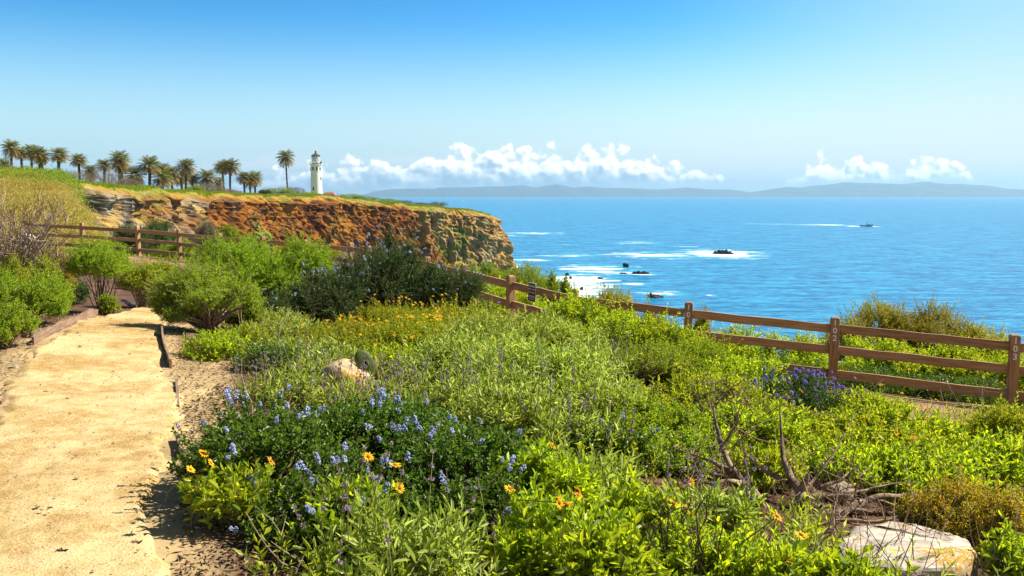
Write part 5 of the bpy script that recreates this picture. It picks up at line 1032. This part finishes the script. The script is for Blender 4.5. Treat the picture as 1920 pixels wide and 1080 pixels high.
PALMS = [(19, 273, 38, 325, 268, 'tallest palm at the left border'), (41, 281, 30, 322, 285, 'slim trunked palm second from the left border'), (57, 281, 34, 323, 280, 'palm third in the left cluster, its crown merging with the fullest one'), (72, 284, 40, 325, 262, 'fullest brown skirted palm of the left cluster'), (80, 292, 30, 325, 285, 'palm half hidden behind the fullest one of the left cluster'),
         (106, 286, 40, 320, 262, 'thick trunked palm rising behind the grey bush, right end of the left cluster'), (148, 296, 38, 324, 275, 'lone open crowned palm between the two grey bushes'), (8, 308, 36, 322, 258, 'low trunkless golden palm at the left border'), (41, 318, 22, 324, 270, 'tiny palm tuft on the hill crest in the left cluster'),
         (169, 317, 36, 330, 275, 'low dark palm half sunk behind the grey bush'), (194, 306, 34, 330, 272, 'medium palm behind the grey bush left of the tallest pair'), (222, 295, 44, 334, 262, 'tall thick palm rising at the right end of the grey bush'), (231, 306, 36, 336, 280, 'palm tucked behind the tall thick palm'), (253, 324, 46, 342, 262, 'low golden palm right of the tall thick palm'),
         (279, 307, 46, 349, 264, 'big stout palm standing alone over the grey rock face'), (304, 331, 46, 352, 270, 'low wide palm right of the stout one'), (303, 314, 36, 351, 300, 'palm behind the low wide palm'), (322, 320, 36, 352, 290, 'ragged palm between the low wide one and the slim tall one'),
         (347, 308, 42, 356, 285, 'slim tall palm over the ochre part of the cliff'), (341, 330, 38, 356, 300, 'short palm under the slim tall palm'), (360, 332, 32, 355, 305, 'short dark palm right of the slim tall palm'), (387, 328, 42, 355, 305, 'wide spiky palm above the grey rim bush'), (408, 338, 24, 356, 310, 'small pale palm right of the spiky one'),
         (419, 310, 38, 358, 325, 'left one of the twin tall palms'), (430, 307, 42, 359, 315, 'right one of the twin tall palms'), (458, 329, 34, 366, 335, 'left one of the last three palms'), (469, 334, 28, 365, 345, 'middle one of the last three palms'), (478, 330, 36, 365, 338, 'right one of the last three palms'), (538, 290, 38, 360, 352, 'lone very tall slim palm left of the lighthouse')]
for i, (px, py, w_, pb, d, lab) in enumerate(PALMS):
    c = P(px, py + 4, d); zb = top_z(c[0], d, None); zp = float(P(px, pb, d)[2]); zb = zp if zb is None else min(zb, zp) - .3
    T_ = thing('palm_tree', lab, 'palm', (c[0], d, zb), 'palms on the headland'); rp = random.Random(i + 3); T_.rotation_euler = (R(rp.uniform(-3, 3)), R(rp.uniform(-3.5, 3.5)), 0); Rr = w_ / F * d * .53; h_ = max(c[2] - zb, .4); tr = .50 if i != 28 else .40
    o = obj('trunk', TM[i % 3], T_); o.scale = (tr * (1.25 if i in (5, 11, 14) else 1.0) * 1.5, tr * 1.5, h_ + .1); k = PC[i % 4]; rz = i * 1.7
    for me, nm in ((k[0], 'crown'), (k[1], 'old_fronds')): o = obj(nm, me, T_); o.location = (0, 0, h_); o.rotation_euler.z = rz; o.scale = (Rr * rp.uniform(.92, 1.08), Rr * rp.uniform(.92, 1.08), Rr * (rp.uniform(.8, 1.15) if nm == 'crown' else rp.uniform(.8, 1.3)))

# ------------------------------------------------------------------ lighthouse and keeper's house
LD = 462.0; lp = P(593.6, 366, LD); px1 = LD / F; zz_ = lambda py: float(P(593.6, py, LD)[2]); LZ = zz_(370); lh = thing('lighthouse', 'white cylindrical lighthouse with glazed lantern and brown conical roof', 'lighthouse', (lp[0], LD, LZ)); Z = lambda py: zz_(py) - LZ
rt, rb = 9.9 * px1, 10.8 * px1
G_ = Geo(); G_.lathe([(.01, -3), (rb, -3), (rb, 0), (rt * 1.0, Z(321.5)), (rt * 1.04, Z(321)), (rt * 1.04, Z(320.4)), (rt, Z(320)), (rt * .99, Z(312)), (rt * 1.08, Z(310)), (rt * 1.19, Z(309)), (rt * 1.19, Z(307.7)), (.01, Z(307.7))], 40); obj('tower', G_.mesh('tower', M['white'], False), lh)
Mwin = plain('dark window', (.03, .035, .045), .2)
for az, py, hh in ((-62, 316.5, 6.5), (-20, 316.5, 6.5), (22, 316.5, 6.5), (62, 316.5, 6.5), (-18, 354, 6.5), (68, 335, 6)):
    a = R(az); rr_ = np.interp(py, [321, 366], [rt, rb]) + .02; G_ = Geo(); ww = 2.6 * px1; Mz = Matrix.Rotation(a, 3, 'Z'); G_.box((rr_ * math.sin(a), -rr_ * math.cos(a), Z(py)), (ww + .25, .14, hh * px1 + .25), Mz); o = obj('window', G_.mesh('window', M['white']), lh); G_ = Geo(); G_.box((rr_ * math.sin(a) * 1.02, -rr_ * math.cos(a) * 1.02, Z(py)), (ww, .12, hh * px1), Mz); obj('pane', G_.mesh('pane', Mwin), o)
rl_ = 7.6 * px1; zl0, zl1 = Z(307.7), Z(292.5)
G_ = Geo(); G_.lathe([(rl_, zl0), (rl_, zl0 + 1.0 * px1)], 24).lathe([(rl_ * 1.03, zl0), (rl_ * 1.03, zl0 + 1.6 * px1), (rl_ * .98, zl0 + 1.6 * px1)], 24); G_.lathe([(rl_ * 1.0, zl1 - .8 * px1), (rl_ * 1.04, zl1 - .8 * px1), (rl_ * 1.04, zl1), (rl_ * .8, zl1)], 24)
lr = obj('lantern_room', G_.mesh('lantern_room', plain('dark metal', (.06, .055, .055), .5)), lh)
Mglass, tgl, og = mat('lantern glazing'); gm = tgl.node('MixShader', i0=.35, i1=tgl.node('BsdfPrincipled', Base_Color=(.62, .72, .78), Roughness=.08), i2=tgl.node('BsdfTransparent')); tgl.l.new(gm.outputs[0], og.inputs[0])
G_ = Geo(); G_.lathe([(rl_ * .97, zl0 + 1.5 * px1), (rl_ * .97, zl1 - .6 * px1)], 24); obj('glazing', G_.mesh('glazing', Mglass, True), lr)
G_ = Geo(); G_.lathe([(.01, zl0 + px1), (rl_ * .5, zl0 + 3 * px1), (rl_ * .62, (zl0 + zl1) / 2), (rl_ * .5, zl1 - 3 * px1), (.01, zl1 - px1)], 16); obj('lens', G_.mesh('lens', plain('lens glass', (.75, .80, .82), .1, (.5, .6, .66), 1.2)), lr)
G_ = Geo()
for k in range(10):
    for sg_ in (-1, 1):
        a = k / 10 * 6.283 + sg_ * np.linspace(0, 1.26, 7); zz2 = np.linspace(zl0 + 1.5 * px1, zl1 - .6 * px1, 7); G_.tube(np.column_stack([np.cos(a) * rl_, np.sin(a) * rl_, zz2]), np.full(7, .055), 4)
obj('lattice', G_.mesh('lattice', M['white']), lr)
G_ = Geo(); G_.lathe([(rl_ * 1.10, zl1 - .02), (rl_ * 1.12, zl1 + .25), (rl_ * .72, zl1 + 2.6 * px1), (rl_ * .30, Z(287.3)), (rl_ * .22, Z(287)), (.01, Z(287))], 16); rfo = obj('roof', G_.mesh('roof', plain('rusty roof', (.16, .085, .06), .6, (.10, .06, .05), .8)), lh)
G_ = Geo(); G_.lathe([(.42, Z(287.2)), (.38, Z(284.6)), (.58, Z(284.2)), (.40, Z(283.3)), (.05, Z(283))], 12); obj('vent_ball', G_.mesh('vent_ball', plain('black metal', (.02, .02, .022), .5)), rfo); G_ = Geo(); G_.tube([(0, 0, Z(283.2)), (0, 0, Z(279.5))], [.05, .03], 5); obj('lightning_rod', G_.mesh('lightning_rod', plain('grey metal', (.2, .2, .2), .5)), rfo)
G_ = Geo(); rg = rt * 1.16
for k in range(20): a = k / 20 * 6.283; G_.tube([(rg * math.cos(a), rg * math.sin(a), zl0), (rg * math.cos(a), rg * math.sin(a), zl0 + 4.2 * px1)], [.05, .05], 4)
for z in (zl0 + 4.2 * px1, zl0 + 2.2 * px1): a = np.linspace(0, 6.283, 41); G_.tube(np.column_stack([rg * np.cos(a), rg * np.sin(a), a * 0 + z]), np.full(41, .045), 4)
obj('gallery_railing', G_.mesh('gallery_railing', M['white']), lh)
G_ = Geo(); G_.box((rg * .9, -rg * .45, zl0 + 2.6 * px1), (.9, .6, 1.1)).tube([(rg * .9, -rg * .45, zl0), (rg * .9, -rg * .45, zl0 + 2 * px1)], [.12, .12], 6); obj('beacon', G_.mesh('beacon', plain('dark beacon', (.05, .05, .055), .5)), lh)
HD = 475.0; hp0 = P(619, 366, HD); hs = thing('house', 'low house with an orange tiled hip roof right of the lighthouse', 'house', (hp0[0], HD, P(619, 372, HD)[2])); k = HD / F
G_ = Geo(); G_.box((0, 0, 1.0), (20 * k, 6, 2.6)); obj('wall', G_.mesh('wall', M['white']), hs); hx, hy, hz0, hz1 = 12 * k, 4.2, float(P(619, 366.5, HD)[2] - hs.location.z), float(P(619, 359.6, HD)[2] - hs.location.z)
G_ = Geo(); G_.add([(-hx, -hy, hz0), (hx, -hy, hz0), (hx, hy, hz0), (-hx, hy, hz0), (-hx * .62, 0, hz1), (hx * .42, 0, hz1)], [np.array([[0, 1, 5, 4], [2, 3, 4, 5], [0, 3, 2, 1]]), np.array([[1, 2, 5], [3, 0, 4]])]); obj('roof', G_.mesh('roof', plain('terracotta tiles', (.42, .17, .08), .8, (.33, .13, .06), .9)), hs)
# thin mesh fence on the headland tip
G_ = Geo(); fp = []
for px in range(838, 874, 4): q = P(px, 391, 402); z = top_z(q[0], 402, q[2]); fp.append((q[0], 402.0, z)); G_.tube([(q[0], 402, z - .2), (q[0], 402, z + 1.1)], [.06, .06], 4)
fp = np.array(fp)
for hh in (.2, .5, .8, 1.08): G_.tube(fp + np.array([0, 0, hh]), np.full(len(fp), .025), 4)
tag(obj('wire_fence', G_.mesh('wire_fence', plain('grey fence wire', (.42, .42, .42), .6))), 'thin grey fence near the tip of the headland', 'fence')

# ------------------------------------------------------------------ boat
bq = Pz(1625, 424.4, SEA); bl = 24.5 / F * bq[1]; bt = thing('boat', 'dark hulled fishing boat trailing a white wake', 'boat', (bq[0], bq[1], SEA), rz=R(4))
n = 22; xs = np.linspace(-.5, .5, n); bw = np.interp(xs, [-.5, -.3, .1, .35, .5], [.11, .125, .125, .085, .004]); sheer = np.interp(xs, [-.5, -.1, .2, .5], [.075, .06, .075, .135]); prof = []
for i in range(n): k = 1 if i < n - 1 else .98; prof.append([(xs[i] * (.97 if i == n - 1 else 1) - .03 * (i == n - 1), 0, -.05), (xs[i] - .02 * (i == n - 1), -bw[i] * .72, -.01), (xs[i], -bw[i], sheer[i]), (xs[i], -bw[i] * .93, sheer[i]), (xs[i], -bw[i] * .93, sheer[i] - .02), (xs[i], bw[i] * .93, sheer[i] - .02), (xs[i], bw[i] * .93, sheer[i]), (xs[i], bw[i], sheer[i]), (xs[i] - .02 * (i == n - 1), bw[i] * .72, -.01)])
me = mesh('hull', np.array(prof).reshape(-1, 3) * bl, [grid_faces(n, 9, True), np.array([list(range(9)), list(range(n * 9 - 1, n * 9 - 10, -1))])], plain('navy hull', (.006, .007, .020), .4)); obj('hull', me, bt)
G_ = Geo(); G_.box((.13 * bl, 0, .115 * bl), (.20 * bl, .15 * bl, .11 * bl)).box((.02 * bl, 0, .10 * bl), (.07 * bl, .12 * bl, .09 * bl)); cb = obj('cabin', G_.mesh('cabin', M['white']), bt)
G_ = Geo(); G_.box((.235 * bl, 0, .135 * bl), (.008 * bl, .13 * bl, .04 * bl)).box((.13 * bl, -.076 * bl, .135 * bl), (.15 * bl, .004 * bl, .035 * bl)); obj('window_band', G_.mesh('window_band', Mwin), cb); G_ = Geo(); G_.box((.14 * bl, 0, .178 * bl), (.23 * bl, .17 * bl, .012 * bl)); obj('cabin_roof', G_.mesh('cabin_roof', M['white']), cb)
G_ = Geo(); G_.tube([(.05 * bl, 0, .1 * bl), (.045 * bl, 0, .42 * bl)], [.012 * bl, .006 * bl], 6).box((.045 * bl, 0, .30 * bl), (.04 * bl, .06 * bl, .03 * bl)).tube([(.045 * bl, 0, .30 * bl), (-.2 * bl, 0, .16 * bl)], [.006 * bl, .004 * bl], 5).tube([(.045 * bl, -.05 * bl, .36 * bl), (.045 * bl, .05 * bl, .36 * bl)], [.005 * bl, .005 * bl], 5); obj('mast', G_.mesh('mast', plain('grey mast', (.30, .30, .32), .5)), bt)
G_ = Geo(); G_.box((-.4 * bl, 0, .09 * bl), (.06 * bl, .08 * bl, .05 * bl)); obj('stern_gear', G_.mesh('stern_gear', plain('red gear', (.25, .06, .05), .6)), bt)
# seagull far over the water
q = P(869, 377, 240); G_ = Geo(); G_.lathe([(.01, -.26), (.07, -.1), (.08, .05), (.03, .22), (.01, .26)], 8); V = np.concatenate(G_.V); V = V[:, [2, 1, 0]]; bd = mesh('gull', V, G_.F, M['white'], True); gu = tag(obj('seagull', bd, None, q), 'tiny white gull flying past the headland tip', 'bird')
for s_ in (-1, 1): V, Fc = leaves(np.array([[.05, .05 * s_, .02]]), nrm(np.array([[-.1, .9 * s_, .35]])), np.array([[1., 0, 0]]), np.array([[0, 0, 1.]]), np.full((1, 1), .62), np.full((1, 1), .2), .05, True); obj('wing', mesh('wing', V, Fc, M['white']), gu)

# ------------------------------------------------------------------ kneeling person behind the brush
pc = P(42, 447, 35.5); pz = G1(pc[0], 35.5); 
def skin(name, verts, edges, mt, parent):
    me = bpy.data.meshes.new(name); me.from_pydata([v[:3] for v in verts], edges, []); o = obj(name, me, parent); me.materials.append(mt); md = o.modifiers.new('skin', 'SKIN'); sv = me.skin_vertices[0].data
    for i, v in enumerate(verts): r_ = v[3] if isinstance(v[3], tuple) else (v[3], v[3]); sv[i].radius = r_
    sv[0].use_root = True; md.use_smooth_shade = True; o.modifiers.new('sub', 'SUBSURF').levels = 1; o.modifiers[-1].render_levels = 2; return o
pe = thing('person', 'person in a white shirt and green shorts kneeling bent forward behind the twigs', 'person', (pc[0], 35.5, pz)); up_ = .12
vs = [(0, 0, .50 + up_, .13), (.16, 0, .58 + up_, .12), (.32, 0, .53 + up_, .13), (.42, 0, .46 + up_, .055), (.50, 0, .41 + up_, .085), (.57, 0, .33 + up_, .075)]; ed = [(0, 1), (1, 2), (2, 3), (3, 4), (4, 5)]
for s_ in (-1, 1):
    b = len(vs); vs += [(.02, .10 * s_, .46 + up_, .09), (.20, .13 * s_, .08, .062), (-.22, .13 * s_, .07, .042), (-.34, .13 * s_, .03, .03)]; ed += [(0, b), (b, b + 1), (b + 1, b + 2), (b + 2, b + 3)]
    b = len(vs); vs += [(.35, .17 * s_, .50 + up_, .055), (.46, .21 * s_, .30 + up_, .042), (.62, .14 * s_, .14 + up_, .028), (.67, .13 * s_, .09 + up_, .030)]; ed += [(2, b), (b, b + 1), (b + 1, b + 2), (b + 2, b + 3)]; hb = b + 3
    for f_, (dx, dy, dz) in enumerate(((.06, .03, -.04), (.075, .012, -.05), (.07, -.006, -.055), (.055, -.022, -.05), (.02, .045, -.03))): c_ = len(vs); h_ = vs[hb]; vs += [(h_[0] + dx * .6, h_[1] + dy, h_[2] + dz * .5, .010), (h_[0] + dx, h_[1] + dy, h_[2] + dz, .008)]; ed += [(hb, c_), (c_, c_ + 1)]
skin('body', vs, ed, plain('tanned skin', (.36, .16, .085), .6, (.32, .14, .07)), pe)
sv_ = [(-.02, 0, .50 + up_, .155), (.16, 0, .585 + up_, .15), (.31, 0, .54 + up_, .155), (.39, 0, .49 + up_, .09)]; se = [(0, 1), (1, 2), (2, 3)]
for s_ in (-1, 1): b = len(sv_); sv_ += [(.35, .17 * s_, .50 + up_, .075), (.42, .20 * s_, .37 + up_, .065)]; se += [(2, b), (b, b + 1)]
skin('shirt', sv_, se, plain('white cotton shirt', (.80, .78, .77), .8, (.74, .72, .72)), pe)
sh_ = [(.0, 0, .47 + up_, .15), (.02, .10, .45 + up_, .105), (.13, .125, .24 + up_, .09), (.02, -.10, .45 + up_, .105), (.13, -.125, .24 + up_, .09)]; skin('shorts', sh_, [(0, 1), (1, 2), (0, 3), (3, 4)], plain('green shorts', (.02, .16, .08), .8), pe)
hr = [(.49, 0, .45 + up_, .085), (.55, 0, .38 + up_, .088), (.53, 0, .30 + up_, .05)]; skin('hair', hr, [(0, 1), (1, 2)], plain('brown hair', (.12, .05, .025), .7), pe)
bgp = P(82, 463, 35.2); bgz = G1(bgp[0], 35.2); bg_ = thing('bag', 'green bag with a pale strap on the trail before the kneeling person', 'bag', (bgp[0], 35.2, bgz)); hh = max(.30, float(P(82, 456, 35.2)[2]) - bgz)
G_ = Geo(); prf = [(.14, 0), (.17, .03), (.17, hh * .55), (.14, hh * .9), (.08, hh), (.01, hh)]; G_.lathe(prf, 16); V = np.concatenate(G_.V) * np.array([1, .6, 1]); obj('bag_body', mesh('bag_body', V, G_.F, plain('green cloth', (.01, .22, .12), .8, (.02, .15, .10)), True), bg_)
a = np.linspace(0, math.pi, 12); G_ = Geo(); G_.tube(np.column_stack([.16 + .05 * np.sin(a), a * 0 - .02, hh * .1 + hh * .9 * (a / math.pi)]), np.full(12, .022), 6); obj('strap', G_.mesh('strap', plain('pale strap', (.66, .52, .45), .7), True), bg_)

# ------------------------------------------------------------------ sea haze
hb_ = Geo(); hb_.box((0, 14500, (SEA - 3 + 420) / 2), (84000, 31600, 420 - (SEA - 3)))
mh, th_, oh = mat('sea haze'); pv_ = th_.node('VolumePrincipled', Color=(.42, .74, 1.0), Density=HAZE, Anisotropy=.25); th_.l.new(pv_.outputs[0], oh.inputs['Volume'])
hz_ = obj('haze', hb_.mesh('haze', mh)); hz_['kind'] = 'stuff'
